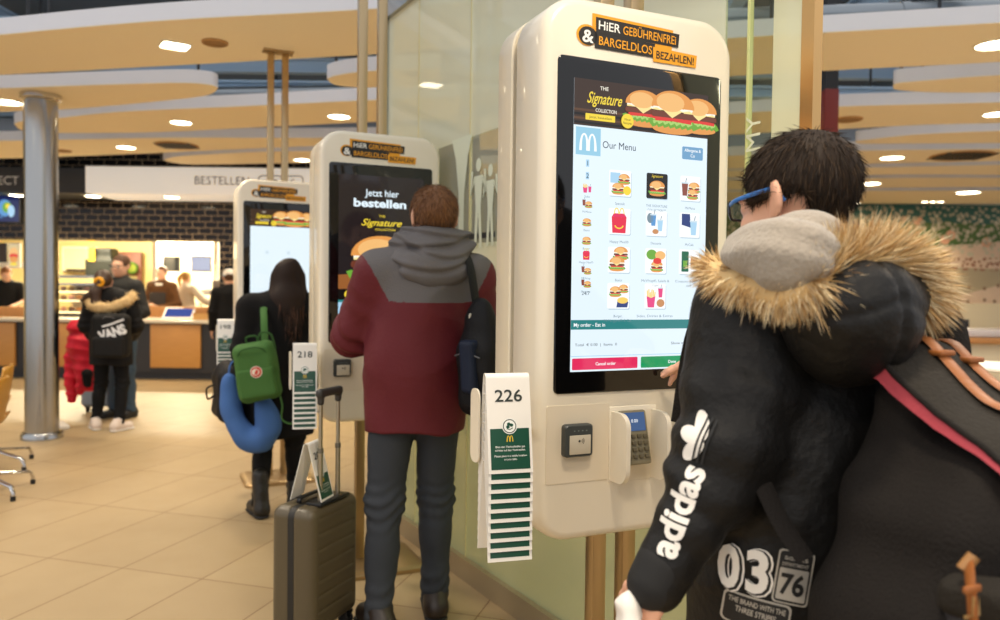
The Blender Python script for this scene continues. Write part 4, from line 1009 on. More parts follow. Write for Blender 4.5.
def make_body(root, j, s, hrot=(0, 0, 0), res=.009, face=True, handL=None, handR=None, m=None):
    S = SDF(); R = rotm(hrot[1], hrot[2], hrot[0])
    S.ell(j['pelvis'], A(.155, .108, .13)*s, .05); S.ell(j['waist'], A(.132, .098, .16)*s, .06); S.ell(j['chest'], A(.16, .11, .19)*s, .06)
    S.cap(j['shL'], j['shR'], .055*s, .055*s, .06); S.cap(j['neck']-A(0, 0, .05*s), j['head']+R@(A(0, -.02, -.05)*s), .058*s, .052*s, .03*s)
    for q in 'LR':
        limb(S, j, q, s, (.05, .042, .027))
        S.chain([j['hip'+q], j['kn'+q], j['an'+q]], [.083*s, .056*s, .038*s], .04*s)
        mid = (j['kn'+q]*.68+j['an'+q]*.32); S.ell(mid+A(0, -.022, 0)*s, A(.045, .045, .1)*s, .03)
        S.cap(j['an'+q]-A(0, .02, .045)*s, j['toe'+q], .036*s, .026*s, .03)
        h = handL if q == 'L' else handR
        d = unit(j['wr'+q]-j['el'+q])
        if h is None: h = dict(d=d, palm=A(1 if q == 'L' else -1, .0, 0), thumb=A(0, 1, 0), curl=.3)
        hand(S, j['wr'+q], h['d'], A(*h['palm']), s*1.03, h.get('curl', .25), h.get('thumb'), curls=h.get('curls'))
    head_sdf(S, j['head'], s, R, face)
    b = soft('body', S, res, m or M_skin, root)
    if face:
        for q in (-1, 1):
            c = j['head']+R@(A(q*.031, .0815, .002)*s)
            e = MB().lathe([(.001, -.0135), (.007, -.0115), (.0115, -.007), (.0135, 0), (.0115, .007), (.007, .0115), (.001, .0135)], n=14, M=Matrix.Translation(c) @ Matrix(R.tolist()).to_4x4() @ Matrix.Rotation(-PI/2, 4, 'X') @ Matrix.Scale(s, 4)).build('eye', M_eye, b)
            MB().lathe([(.006, .0122), (.003, .0137), (.0005, .0139)], n=12, M=Matrix.Translation(c) @ Matrix(R.tolist()).to_4x4() @ Matrix.Rotation(-PI/2, 4, 'X') @ Matrix.Scale(s, 4)).build('iris', M_iris, e)
    return b, R
def folds(amp, f=9., st=(1, 1, 1), seed=0.):
    st = np.array(st)
    def fn(P, D):
        n = npn(P*st, f, seed); n2 = npn(P*st[::-1], f*2.1, seed+3)
        return D+amp*(np.abs(n)*1.6-.5)+amp*.4*n2
    return fn
def hair_cap(root, j, s, R, m, fr=.045, nape=-.085, puff=1., res=.006, side=-.015, flow=None, n=0, L=.03, name='hair', extra=None, r=.0012, top=.055, earback=.02, up=.28):
    S = SDF(); c = j['head']
    def p(*v): return c+R@(A(*v)*s)
    S.ell(p(0, -.018, .033), A(.085, .104, .094)*s*puff, .02, 'u', R)
    if extra: extra(S, p)
    S.box(p(0, fr+.075, -.145+top), A(.12, .075, .145)*s, .02*s, .012, 's', R)
    S.box(p(0, .055-.5*earback, side-.075), A(.14, .062+.5*(earback), .075)*s, .01*s, .012, 's', R)
    S.box(p(0, -.03, nape-.1), A(.15, .2, .1)*s, .01*s, .01, 's', R)
    h = soft(name, S, res, m, root, folds(.003, 34, (1, 1, .35)))
    if n:
        me = h.data; ro, di, le = [], [], []
        P = list(me.polygons)
        for _ in range(n):
            f = random.choice(P); nn = f.normal; q = f.center
            fl_ = Vector(R @ np.array(flow(np.array(R.T @ (np.array(q)-c))/s, np.array(R.T @ np.array(nn)))))
            fl_ = (fl_-nn*fl_.dot(nn)); fl_ = fl_.normalized() if fl_.length > 1e-6 else nn
            d = fl_*1.0+nn*up+Vector(rng.normal(0, .16, 3)); ro.append(q-nn*.003); di.append(d); le.append(L*random.uniform(.6, 1.25))
        strands('locks', ro, di, le, r, m if not isinstance(m, (list, tuple)) else m, h, .12, 3)
    return h
def shoe(root, j, q, s, m, ms, boot=0., name='shoe'):
    a, t = j['an'+q], j['toe'+q]; d = unit((t-a)*A(1, 1, 0)); h = a*A(1, 1, 0)
    S = SDF(); z = lambda v: A(0, 0, v*s)
    S.cap(h-d*.045*s+z(.05), t*A(1, 1, 0)-d*.01*s+z(.042), .044*s, .04*s, .03); S.cap(h-d*.045*s+z(.055), h-d*.01*s+z(.1+boot), .046*s, .05*s, .03)
    S.box(h+A(0, 0, -.1), A(.3, .3, .1+.012*s), .001, .004, 's')
    o = soft(name, S, .006, m, root, folds(.002, 30))
    S2 = SDF(); S2.cap(h-d*.05*s+z(.012), t*A(1, 1, 0)+z(.012), .048*s, .044*s, .01, flat=(A(0, 0, 1), .3))
    S2.box(h+A(0, 0, -.1), A(.4, .4, .1), .001, .001, 's'); soft('sole', S2, .006, ms, o)
    return o
def trousers(root, j, s, m, infl=1.0, res=.009, name='trousers', fold=.005, top=.93, ank=None):
    S = SDF(); S.ell(j['pelvis'], A(.172, .125, .14)*s, .05); S.ell(j['pelvis']+A(-.06, -.035, -.02)*s, A(.095, .1, .11)*s, .04); S.ell(j['pelvis']+A(.06, -.035, -.02)*s, A(.095, .1, .11)*s, .04)
    for q in 'LR':
        a = j['an'+q] if ank is None else j['kn'+q]+(j['an'+q]-j['kn'+q])*ank
        S.chain([j['hip'+q], j['kn'+q], a], [.098*s*infl, .07*s*infl, .056*s*infl], .04*s)
        S.ell(j['kn'+q]*.68+j['an'+q]*.32+A(0, -.02, 0)*s, A(.056, .058, .11)*s*infl, .03)
    S.box((0, 0, top*s+.2), (.5, .5, .2), .001, .002, 's')
    f0 = folds(fold, 11, (1, 1, 2.2))
    def post(P, D):
        D = f0(P, D)
        for q in 'LR':
            k, a = j['kn'+q], j['an'+q]
            w = np.exp(-((P[:, 2]-k[2])/(.09*s))**2)+.8*np.exp(-((P[:, 2]-a[2]-.05)/(.08*s))**2)
            D = D+.004*w*np.sin(P[:, 2]*120+6*npn(P, 9)+4*np.sin(P[:, 0]*22+P[:, 1]*15))*.6
        return D
    return soft(name, S, res, m, root, post)
def top_garment(root, j, s, m, hem, rt=(.185, .19), flat=.68, arm=(.075, .064, .05), cuff=.02, res=.009, name='jacket', fold=.006, facemat=None, neck=.075, extra=None, sleeves=True, flare=1.0, short=None, seed=0., ff=9., crease=1.):
    S = SDF(); wz = j['waist']
    up = j['chest']*.45+(j['shL']+j['shR'])*.5*.55
    S.chain([A(j['pelvis'][0], j['pelvis'][1], hem), wz, up], [rt[1]*s*flare, rt[1]*s, rt[0]*s], .05*s, flat=(A(0, 1, 0), flat))
    S.cap(j['shL'], j['shR'], arm[0]*1.02*s, arm[0]*1.02*s, .07*s); S.cap(j['neck']-A(0, 0, .06*s), j['neck']+A(0, .0, .02*s), (neck+.01)*s, neck*s, .04*s)
    if sleeves:
        for q in 'LR':
            e, w = j['el'+q], j['wr'+q]
            if short: S.cap(j['sh'+q], j['sh'+q]+(e-j['sh'+q])*short, arm[0]*s, arm[1]*s*1.1, .03*s)
            else: S.chain([j['sh'+q], e, w-unit(w-e)*cuff*s], [arm[0]*s, arm[1]*s, arm[2]*s], .035*s)
    if extra: extra(S)
    S.box((0, 0, hem-.3), (.6, .6, .3), .001, .006, 's')
    f0 = folds(fold, ff, (1, 1, 1.7), seed)
    def post(P, D):
        D = f0(P, D)
        for q in 'LR':
            e = j['el'+q]; dd = np.linalg.norm(P-e, axis=1); ax = unit(j['wr'+q]-j['sh'+q])
            D = D+fold*.9*crease*np.exp(-(dd/(.13*s))**2)*np.sin(((P-e)@ax)*90+3*npn(P, 16, 2.))
        return D
    return soft(name, S, res, m, root, post, facemat)
def person(label, loc, yaw, group=None): return empty('person', loc, yaw, label, 'person', group)
def fabric(name, rgb, rough=.8, bump=.25, bscale=120, **k): k.setdefault('spec', .25); return mat(name, rgb, rough, bump=bump, bscale=bscale, **k)

# ---------------------------------------------------------------- man in the maroon jacket
def man_maroon():
    o = atz(414, 626, 0); rt = person('man from behind in a maroon jacket with grey hood at the middle kiosk', (o.x, o.y, 0), math.radians(14))
    s = 1.0
    j = joints(s, head=(.06, .0, 1.612), neck=(.045, -.02, 1.46), chest=(.02, 0, 1.27), shL=(-.155, .0, 1.40), elL=(-.235, .1, 1.15), wrL=(-.2, .31, 1.2), shR=(.215, -.01, 1.385), elR=(.275, .0, 1.13), wrR=(.2, .2, 1.02),
               anL=(-.145, -.05, .09), knL=(-.12, .0, .5), toeL=(-.19, .09, .035), anR=(.095, .08, .09), knR=(.09, .06, .5), toeR=(.10, .23, .035), hipL=(-.085, 0, .92), hipR=(.085, 0, .92))
    b, R = make_body(rt, j, s, (math.radians(8), -.05, 0), .008, handL=dict(d=unit(A(.25, 1, .1)), palm=(.2, .1, -1), thumb=A(1, 0, 0), curl=.25))
    mh = [mat('brown_hair', (112, 72, 38), .6), mat('brown_hair_light', (140, 96, 54), .6), mat('brown_hair_dark', (84, 54, 30), .6)]
    hair_cap(rt, j, s, R, mh, fr=.05, nape=-.07, res=.006, n=5000, L=.03, flow=lambda p, n: (p[0]*4, -p[1]*2-.25, -1.0+6*max(0, p[2]-.04)), r=.0011, puff=1.02)
    trousers(rt, j, s, fabric('slate_jeans', (56, 60, 66), .85, .3, 260), res=.008, name='jeans', infl=1.0, top=.9)
    Mm, Mg_ = fabric('maroon_shell', (94, 30, 37), .6, .12, 60), fabric('grey_yoke', (98, 95, 96), .75, .2, 160)
    def fm(c):
        x = c[:, 0]-.04
        return ((c[:, 2] > 1.285+.02*np.abs(x)) & (np.abs(x) < .275-(1.5-c[:, 2])*.55)).astype(int)
    top_garment(rt, j, s, [Mm, Mg_], .78, (.19, .2), .76, (.088, .078, .06), .0, .0052, 'jacket', .011, fm, .08, ff=11)
    H = SDF(); H.cap((-.035, -.02, 1.495), (.14, -.02, 1.495), .082, .082, .03); H.ell((.05, -.07, 1.53), (.105, .06, .05), .03); H.ell((.045, -.085, 1.45), (.15, .07, .06), .05); H.ell((.05, -.125, 1.405), (.12, .04, .06), .05)
    H.ell((.055, .03, 1.6), (.075, .1, .06), .02, 's'); H.cap((-.1, -.02, 1.44), (-.165, .03, 1.445), .03, .008, .03)
    def hp(P, D):
        D = folds(.010, 15, (.7, 1, 1.6), 2)(P, D)
        for b_, sk, c_ in ((1.395, .12, 2.2), (1.45, -.2, 2.6), (1.49, .15, 1.2), (1.535, -.1, .8)):
            x_ = P[:, 0]-.05; u_ = (P[:, 2]-b_-sk*x_-c_*x_*x_-.01*npn(P, 14, b_))/.010
            D = D+(.011*np.exp(-u_*u_)-.006*np.exp(-(u_-2.0)**2))*(P[:, 1] < .0)
        return D
    soft('hood', H, .006, Mg_, rt, hp)
    for q in 'LR': shoe(rt, j, q, s, mat('dark_brown_leather', (40, 30, 24), .45), M_rub)
    # black rucksack hanging from the right shoulder
    bp = person('x', (0, 0, 0), 0); bp.name = 'backpack'; tag(bp, 'black and navy backpack slung over the right shoulder of the man in maroon', 'backpack')
    Rz = Matrix.Translation((o.x, o.y, 0)) @ Matrix.Rotation(math.radians(14), 4, 'Z')
    bp.matrix_world = Rz @ Matrix.Translation((.235, -.2, .86)) @ Matrix.Rotation(math.radians(-62), 4, 'Z') @ Matrix.Rotation(math.radians(4), 4, 'X')
    Mb = fabric('black_nylon', (16, 16, 18), .6, .2, 160); Mn = fabric('navy_nylon', (24, 34, 54), .6, .2, 160)
    S = SDF(); S.box((0, 0, .15), (.1, .075, .15), .055, .02); S.ell((-.0, 0, .32), (.075, .055, .13), .06)
    soft('bag_body', S, .007, Mb, bp, folds(.006, 14, (1, 1, 1.4), 5))
    S = SDF(); S.box((.01, -.07, .2), (.04, .03, .1), .02); soft('front_pocket', S, .006, Mn, bp, folds(.004, 18))
    MB().tube(smooth_path([(-.07, -.078, .235), (0, -.085, .25), (.07, -.075, .235)], 6), .003, 6).build('zip', mat('zip_grey', (90, 90, 92), .4), bp)
    MB().box((-.078, -.035, .33), (.012, .03, .11), bev=.004, M=Matrix.Rotation(.18, 4, 'Y')).build('pale_flash', mat('pale_grey_flash', (190, 186, 170), .6), bp)
    inv = bp.matrix_world.inverted()
    W = lambda x, y, z: inv @ (Rz @ V(x, y, z))
    for off in (0,):
        MB().tube(smooth_path([W(.215, -.215, 1.16), W(.195, -.185, 1.3), W(.185, -.125, 1.43), W(.19, -.01, 1.487), W(.2, .09, 1.42)], 6), [(.024, .006)]*25, 8, flat=inv.to_3x3() @ V(0, 0, 1)).build('shoulder_strap', Mb, bp)
    MB().tube(smooth_path([W(.235, -.25, 1.1), W(.255, -.26, .98), W(.235, -.25, .85)], 5), .006, 6).build('dangling_strap', Mb, bp)
    return rt
# ---------------------------------------------------------------- woman in black
def woman_black():
    o = atz(276, 512, 0); s = .87
    Rz = Matrix.Translation((o.x, o.y, 0)) @ Matrix.Rotation(math.radians(14), 4, 'Z')
    rt = person('woman with long hair in a long black coat and boots at the farthest kiosk', (o.x, o.y, 0), math.radians(14))
    j = joints(s, head=(.07, .02, 1.60), neck=(.06, -.01, 1.455), chest=(.04, 0, 1.27), shL=(-.165, 0, 1.40), shR=(.24, 0, 1.40), elL=(-.21, -.03, 1.12), wrL=(-.22, .05, .9), elR=(.27, .06, 1.13), wrR=(.2, .28, 1.15),
               hipL=(-.08, 0, .92), hipR=(.1, 0, .92), knL=(-.085, .02, .5), anL=(-.105, -.08, .09), toeL=(-.16, .06, .035), knR=(.12, .04, .5), anR=(.12, .1, .09), toeR=(.11, .25, .035))
    b, R = make_body(rt, j, s, (.1, -.1, 0), .008)
    mh = [mat('dark_hair', (38, 26, 20), .6, spec=.2), mat('dark_hair_deep', (26, 18, 15), .6, spec=.2)]; mb_ = [mat('dark_hair', (44, 30, 24)), mat('brown_tips', (96, 58, 36), .5)]
    S = SDF(); c = j['head']
    def p(*v): return c+R@(A(*v)*s)
    S.ell(p(0, -.02, .035), A(.09, .108, .1)*s, .02, 'u', R); S.chain([p(0, -.05, 0), p(0, -.085, -.16), p(.02, -.105, -.33)], [.088*s, .1*s, .06*s], .05, flat=(R@A(0, 1, 0), .6))
    for q in (-1, 1): S.chain([p(q*.07, .0, .0), p(q*.085, -.02, -.15), p(q*.09, -.06, -.26)], [.04*s, .05*s, .03*s], .04)
    S.box(p(0, .125, -.09), A(.06, .08, .145)*s, .02*s, .012, 's', R)
    h = soft('hair', S, .007, mh+[mb_[1]], rt, folds(.006, 26, (1, 1, .18)), lambda q: np.where(q[:, 2] < 1.2*s+.03*np.sin(q[:, 0]*90), 2, 0))
    P = list(h.data.polygons); ro, di, le = [], [], []
    for _ in range(1600):
        f = random.choice(P)
        if f.center.z > 1.32*s+.1: continue
        ro.append(f.center-f.normal*.002); d = V(0, 0, -1)-f.normal*f.normal.dot(V(0, 0, -1)); di.append(d+f.normal*.12+Vector(rng.normal(0, .07, 3))); le.append(random.uniform(.05, .11))
    strands('locks', ro, di, le, .0016, [mh[0], mh[1], mb_[1]], h, .1, 3)
    Mc = fabric('black_wool_coat', (13, 12, 13), .9, .3, 180)
    top_garment(rt, j, s, Mc, .53*s, (.19, .2), .74, (.092, .08, .062), .0, .008, 'coat', .006, None, .08, flare=1.28)
    trousers(rt, j, s, fabric('black_leggings', (12, 12, 13), .8, .15, 200), .93, .008, 'leggings', .003)
    Mb = mat('black_boot_leather', (30, 27, 22), .42, bump=.3, bscale=60)
    for q in 'LR':
        bt = shoe(rt, j, q, s*1.06, Mb, M_rub, .16, 'boot')
        lc = MB(); a = j['an'+q]; d = unit((j['toe'+q]-a)*A(1, 1, 0)); sd = A(d[1], -d[0], 0)
        for k in range(5):
            z = .1+.03*k; y = .055-.006*k
            lc.tube([a*A(1, 1, 0)+d*y+sd*.03+A(0, 0, z), a*A(1, 1, 0)+d*(y+.012)+A(0, 0, z+.012), a*A(1, 1, 0)+d*y-sd*.03+A(0, 0, z+.02)], .0025, 5)
        lc.build('laces', mat('boot_lace', (60, 52, 40), .8), bt)
    L = lambda x, y, z: Rz @ V(x, y, z)
    # green backpack hanging from the left shoulder
    c = at(262, 398, o.y-.28)
    gp = empty('backpack', (c.x, c.y, c.z), math.radians(6), 'small green canvas backpack with a round white patch hanging on the woman in black', 'backpack')
    gp.rotation_euler = (0, math.radians(-10), math.radians(8)); bpy.context.view_layer.update()
    Mgr = fabric('green_canvas', (66, 106, 52), .8, .25, 160); Mgd = fabric('green_canvas_dark', (48, 84, 40), .8, .25, 160)
    S = SDF(); S.box((0, .0, .15), (.118, .055, .165), .05, .02); S.box((0, -.05, .22), (.1, .03, .08), .03, .03)
    soft('bag_body', S, .006, Mgr, gp, folds(.005, 16))
    S = SDF(); S.box((0, -.06, .095), (.1, .026, .085), .02); soft('front_pocket', S, .006, Mgr, gp, folds(.004, 20))
    MB().tube(smooth_path([(-.098, -.05, .2), (-.06, -.085, .275), (0, -.09, .29), (.06, -.085, .275), (.098, -.05, .2)], 6), .0035, 6).build('zip', Mgd, gp)
    g = G2(); g.ell(0, 0, .032, .032, 0, mat('patch_white', (226, 216, 200), .7), 26); g.ell(0, 0, .028, .028, .0006, mat('patch_red', (196, 62, 48), .7), 26); g.ell(-.003, .0, .02, .018, .0012, mat('patch_white', (226, 216, 200)), 20)
    g.poly([(-.012, -.012), (.004, -.014), (.012, .0), (.006, .014), (-.004, .006)], .0018, mat('patch_red', (196, 62, 48)))
    g.build('round_patch', (.01, -.0885, .155), (1, 0, 0), (0, 0, 1), (0, -1, 0), gp)
    inv = gp.matrix_world.inverted(); W = lambda q: inv @ Vector(q)
    sh = at(266, 302, o.y-.07)
    MB().tube(smooth_path([W(at(265, 345, o.y-.24)), W(at(264, 322, o.y-.2)), W(sh+V(0, -.03, -.02)), W(sh+V(.02, .06, .02)), W(sh+V(.03, .14, -.06))], 6), [(.019, .005)]*25, 8, flat=(0, -1, 0)).build('shoulder_strap', Mgr, gp)
    MB().tube(smooth_path([(.03, -.0, .31), (.06, -.02, .36), (.11, -.02, .34), (.118, -.01, .26)], 6), .006, 6).build('side_strap', Mgd, gp)
    MB().tube(smooth_path([(.1, -.02, .0), (.105, -.03, -.06), (.09, -.03, -.13), (.13, -.03, -.165), (.17, -.03, -.15)], 6), .005, 6).build('strap_tail', Mgr, gp)
    MB().tube(smooth_path([(-.03, .01, .31), (-.025, .0, .345), (.025, .0, .345), (.03, .01, .31)], 6), .006, 6).build('grab_handle', Mgd, gp)
    # black shoulder bag on her left
    c = at(224, 416, o.y-.02)
    sb = empty('shoulder_bag', (c.x, c.y, c.z), .5, 'soft black shoulder bag hanging left of the green backpack', 'bag')
    Mk = fabric('black_bag', (17, 16, 17), .6, .25, 90)
    S = SDF(); S.box((.03, 0, .13), (.085, .16, .15), .05, .03); S.ell((.02, 0, .27), (.06, .13, .06), .05)
    soft('bag_body', S, .008, Mk, sb, folds(.009, 13, (1, 1, 1.3), 2))
    MB().tube(smooth_path([(-.06, -.03, .13), (-.095, -.03, .11), (-.1, -.03, .17), (-.06, -.03, .19)], 5), .006, 6).build('side_handle', Mk, sb)
    q = sb.matrix_basis.inverted() if False else (Matrix.Translation(sb.location) @ Matrix.Rotation(.5, 4, 'Z')).inverted()
    MB().tube(smooth_path([q @ at(228, 378, o.y-.06), q @ at(240, 345, o.y-.09), q @ at(247, 310, o.y-.06), q @ at(250, 303, o.y+.02)], 6), [(.014, .004)]*19, 8).build('shoulder_strap', Mk, sb)
    # blue neck cushion hanging under the bags
    c = at(249, 418, o.y-.2)
    nc = empty('neck_cushion', tuple(c), 0, 'blue padded neck cushion hanging below the green backpack', 'cushion')
    Mbl = fabric('blue_jersey', (66, 102, 160), .85, .2, 140)
    pts = [at(x, y, o.y-.2)-c for x, y in ((229, 378), (229, 392), (232, 412), (240, 430), (252, 440), (264, 438), (269, 426), (266, 412), (261, 400))]
    S = SDF(); S.chain([A(*p_) for p_ in smooth_path(pts, 4)], list(np.interp(np.linspace(0, 1, 33), (0, .15, .5, .8, 1), (.03, .042, .058, .058, .026))), .03)
    soft('cushion', S, .007, Mbl, nc, folds(.006, 20, (1, 1, 1), 4))
    MB().tube(smooth_path([pts[0], at(230, 366, o.y-.18)-c, at(236, 358, o.y-.14)-c], 5), .006, 6).build('hanging_loop', Mbl, nc)
    return rt
man_maroon(); woman_black()
# ================================================================ young man in the black parka, nearest
def young_man():
    YA = math.radians(24); ox, oy = .565, 1.35; s = .94
    Mw = Matrix.Translation((ox, oy, 0)) @ Matrix.Rotation(YA, 4, 'Z'); Mi = Mw.inverted()
    rt = person('young man in a black fur-hooded parka and glasses at the nearest kiosk', (ox, oy, 0), YA)
    L = lambda p: np.array(Mi @ Vector(p))
    P = lambda px, py, Y: L(at(px, py, Y))
    tip = np.array((.440, 2.003, 1.130))
    shR = np.array((.172, .02, 1.32)); tl = L(tip); d = unit(tl-shR); wr = tl-d*.165
    el = (shR+wr)/2+A(.03, 0, -.04)
    elL, wrL = P(725, 458, 1.215), P(656, 579, 1.165)
    hd = P(795, 203, 1.385)
    j = joints(s, head=hd/s, neck=(.0, .01, 1.415), shR=shR/s, elR=el/s, wrR=wr/s, elL=elL/s, wrL=wrL/s, shL=(-.172, .0, 1.385))
    hr = (math.radians(12), math.radians(-8), 0)
    b, R = make_body(rt, j, s*1.0, hr, .0055, handR=dict(d=d, palm=unit(A(-.3, .1, -1)), thumb=A(-1, 0, .1), curls=(.08, .35, .5, .55)), handL=dict(d=unit(wrL-elL)*.6+A(.1, .25, -.6), palm=A(1, .2, .1), thumb=A(0, 1, .2), curl=.4), m=M_skin)
    mh = [mat('black_hair', (40, 29, 20), .65, spec=.2), mat('black_hair_warm', (62, 46, 29), .65, spec=.2), mat('black_hair_deep', (27, 20, 14), .65, spec=.2)]
    def flow(p, n):
        # whorl at the crown, hair falls away from it
        c = np.array((.01, -.055, .12)); v = np.array(p)-c; v[2] *= .6
        return v+np.array((-.01, .0, -.05))
    hair_cap(rt, j, s*1.05, R, mh, fr=.058, nape=-.06, puff=.98, res=.005, n=9000, L=.03, flow=flow, r=.0009, side=.004, earback=.05, up=.1)
    # glasses
    hp = lambda x, y, z: hd+R@(A(x, y, z)*s)
    gl = MB()
    for q in (-1, 1):
        pts = [hp(q*.034+x, .108-abs(x+q*.0)*.15, .004+z) for x, z in rrect(.052, .036, .012, 4)]; gl.tube(pts+[pts[0]], .0025, 6)
    gl.tube([hp(-.009, .11, .01), hp(0, .114, .013), hp(.009, .11, .01)], .0022, 6)
    go = gl.build('glasses', mat('glasses_black', (18, 22, 30), .25), rt)
    for q in (-1, 1):
        MB().tube(smooth_path([hp(q*.061, .1, .014), hp(q*.078, .07, .016), hp(q*.085, .0, .018), hp(q*.088, -.02, .012), hp(q*.085, -.035, -.01)], 5), [(.0018, .0042)]*13+[(.0018, .003)]*8, 8, flat=(0, 0, 1)).build('temple', mat('glasses_blue', (40, 104, 176), .3), go)
        MB().loft([[hp(q*.034+x, .107-abs(x)*.15, .004+z) for x, z in rrect(.05, .034, .011, 4)], [hp(q*.034+x, .1085-abs(x)*.15, .004+z) for x, z in rrect(.05, .034, .011, 4)]], smooth=False).build('lens', glass_mat('spectacle_lens', .05, (235, 242, 248), (220, 230, 240)), go)
    # parka
    Mp = mat('black_parka_nylon', (15, 14, 13), .55, spec=.3, bump=.35, bscale=26); Mp2 = mat('black_parka_rib', (18, 18, 18), .8)
    def extra(S):
        S.cap(j['shL']+A(.02, 0, -.02), elL, .092, .076, .05)
    top_garment(rt, j, s, Mp, .60, (.222, .262), .66, (.098, .072, .048), -.0, .0065, 'parka', .0075, None, .078, extra, flare=1.06, seed=1.5, ff=10, crease=1.0)
    pk = [c for c in rt.children if c.name.startswith('parka')][0]
    S = SDF(); S.cap(wrL-unit(wrL-elL)*.02, wrL+unit(wrL-elL)*.008, .043, .04, .01); soft('cuff', S, .005, Mp2, pk)
    bv0 = bvh_of(pk)
    class Wb:                                      # lets decals be placed with world points
        pass
    # dropped hood of the parka: a soft bowl behind the neck
    S = SDF(); c = P(858, 312, 1.145)
    S.ell(c, A(.108, .078, .085), .02, 'u', rotm(-.25, .12, .1)); S.ell(c+A(-.0, .02, -.045), A(.082, .066, .072), .04, 'u')
    S.cap(P(790, 308, 1.18), P(845, 330, 1.145), .03, .045, .04); S.cap(P(903, 298, 1.2), P(868, 335, 1.15), .04, .045, .04)
    S.ell(c+A(.0, .07, .115), A(.09, .1, .068), .03, 's')
    def hpost(Q, D):
        return folds(.006, 13, (1, 1, 1.3), 3)(Q, D)+.007*np.exp(-((Q[:, 0]-c[0]-.005+.1*(Q[:, 2]-c[2]))/.006)**2)+.005*np.exp(-((Q[:, 2]-c[2]-.02+.3*np.abs(Q[:, 0]-c[0]))/.005)**2)
    soft('hood', S, .006, Mp, rt, hpost)
    # fur trim
    path = [(710, 268, 1.29), (720, 277, 1.24), (740, 284, 1.18), (766, 290, 1.135), (786, 294, 1.10), (802, 291, 1.09), (815, 279, 1.10), (832, 266, 1.12), (858, 257, 1.145), (888, 257, 1.17), (909, 268, 1.195), (920, 287, 1.20), (921, 303, 1.19)]
    dr = [(-1, .35), (-.8, -.1), (-.3, -.9), (.0, -1), (.05, -1), (.3, -.8), (-.3, .5), (-.35, 1), (.0, 1), (.4, 1), (1, .45), (1, -.15), (.7, -.7)]
    pw = smooth_path([at(*q) for q in path], 8); dw = smooth_path([V(a, -.35, b_) for a, b_ in dr], 8)
    mf = [mat('fur_tan', (214, 182, 128), .8), mat('fur_pale', (240, 222, 180), .8), mat('fur_brown', (172, 134, 84), .8), mat('fur_grey', (206, 186, 150), .8)]
    inv3 = Mi.to_3x3()
    S = SDF(); S.chain([np.array(Mi @ q) for q in pw[::3]], [.021]*len(pw[::3]), .01)
    ft = soft('fur_trim', S, .006, mf[0], rt, folds(.004, 40)); ft['kind'] = 'stuff'
    ro, di, le = [], [], []
    for _ in range(7000):
        t = random.random()*(len(pw)-1.001); i = int(t); q = pw[i].lerp(pw[i+1], t-i); d_ = dw[i].lerp(dw[i+1], t-i).normalized()
        r_ = Vector(rng.normal(0, .5, 3)); ro.append(Mi @ (q+r_*.014)); di.append(inv3 @ (d_+r_*.75+V(0, 0, -.1))); le.append(random.uniform(.03, .066)*(.62 if i < 42 else 1.0))
    strands('fur_hairs', ro, di, le, .0013, mf, ft, .25, 3)
    # grey hoodie hood folded over the fur
    Mg = mat('heather_grey_fleece', (150, 141, 128), .95, noise=.2, nscale=160, bump=.3, bscale=140, sheen=.3)
    S = SDF()
    S.chain([P(730, 253, 1.2), P(752, 259, 1.13), P(778, 266, 1.085), P(794, 269, 1.07)], [.007, .015, .022, .02], .02)
    S.chain([P(736, 250, 1.22), P(760, 250, 1.16), P(785, 252, 1.11), P(803, 252, 1.10), P(816, 248, 1.12)], [.010, .022, .03, .028, .022], .05)
    S.chain([P(752, 249, 1.24), P(780, 246, 1.19), P(812, 244, 1.19), P(832, 248, 1.25)], [.02, .03, .036, .028], .05)
    S.chain([P(745, 252, 1.38), P(765, 252, 1.28)], [.02, .025], .03)
    S.cap(hd+A(0, -.02, -.145), hd+A(0, -.015, -.125), .07, .064, .03)
    pass
    soft('hoodie_hood', S, .005, Mg, rt, lambda Q, D: folds(.004, 16, (1, 1, 1), 6)(Q, D)+.0022*np.sin(Q[:, 2]*120+Q[:, 0]*40+3*npn(Q, 12)))
    trousers(rt, j, s, fabric('black_jeans', (26, 26, 28), .85, .3, 200), res=.009, name='trousers', top=.88)
    for q in 'LR': shoe(rt, j, q, s, mat('black_trainer', (24, 24, 26), .5), M_white)
    # printed lettering and patches on the parka
    Mpw = mat('parka_print_white', (232, 228, 220), .6); Mpk = mat('parka_print_black', (20, 20, 20), .6); Mpg = mat('patch_grey', (176, 170, 158), .7)
    def deco(g, name, O, U, D, off=.003):
        O = Mi @ Vector(O); U = (inv3 @ Vector(U)).normalized(); D = (inv3 @ Vector(D)).normalized(); W = D.cross(U)*-1
        W = U.cross(-D) if False else (-D).cross(U)
        U = W.cross(-D); wrap_art(g, O, U, W, D, bv0, off).build(name, g.mats, pk, fix=False)
    a0 = at(640, 566, 1.09); a1_ = at(676, 472, 1.11)
    g = G2(); ln = (a1_-a0).length
    g.text('adidas', 0, -.022, .043, 0, Mpw, w=ln, bold=.034); deco(g, 'sleeve_lettering', a0, a1_-a0, V(.62, .78, .0))
    g = G2()
    for a in (0, 1, -1):
        g.ell(.03*math.sin(a*.95)*.8, .026*math.cos(a*.95)-.01, .013, .024, 0, Mpw, 20, -a*.95)
    for k in range(3): g.rect(-.036, -.018+.0085*k, .036, -.0145+.0085*k, .0014, Mpk)
    deco(g, 'sleeve_emblem', at(672, 440, 1.09), at(676, 462, 1.11)-at(672, 484, 1.1), V(.62, .78, 0)) if False else deco(g, 'sleeve_emblem', at(678, 446, 1.10), a1_-a0, V(.62, .78, 0))
    D2 = V(.28, .96, 0); U2 = V(.96, -.28, 0)
    g = G2()
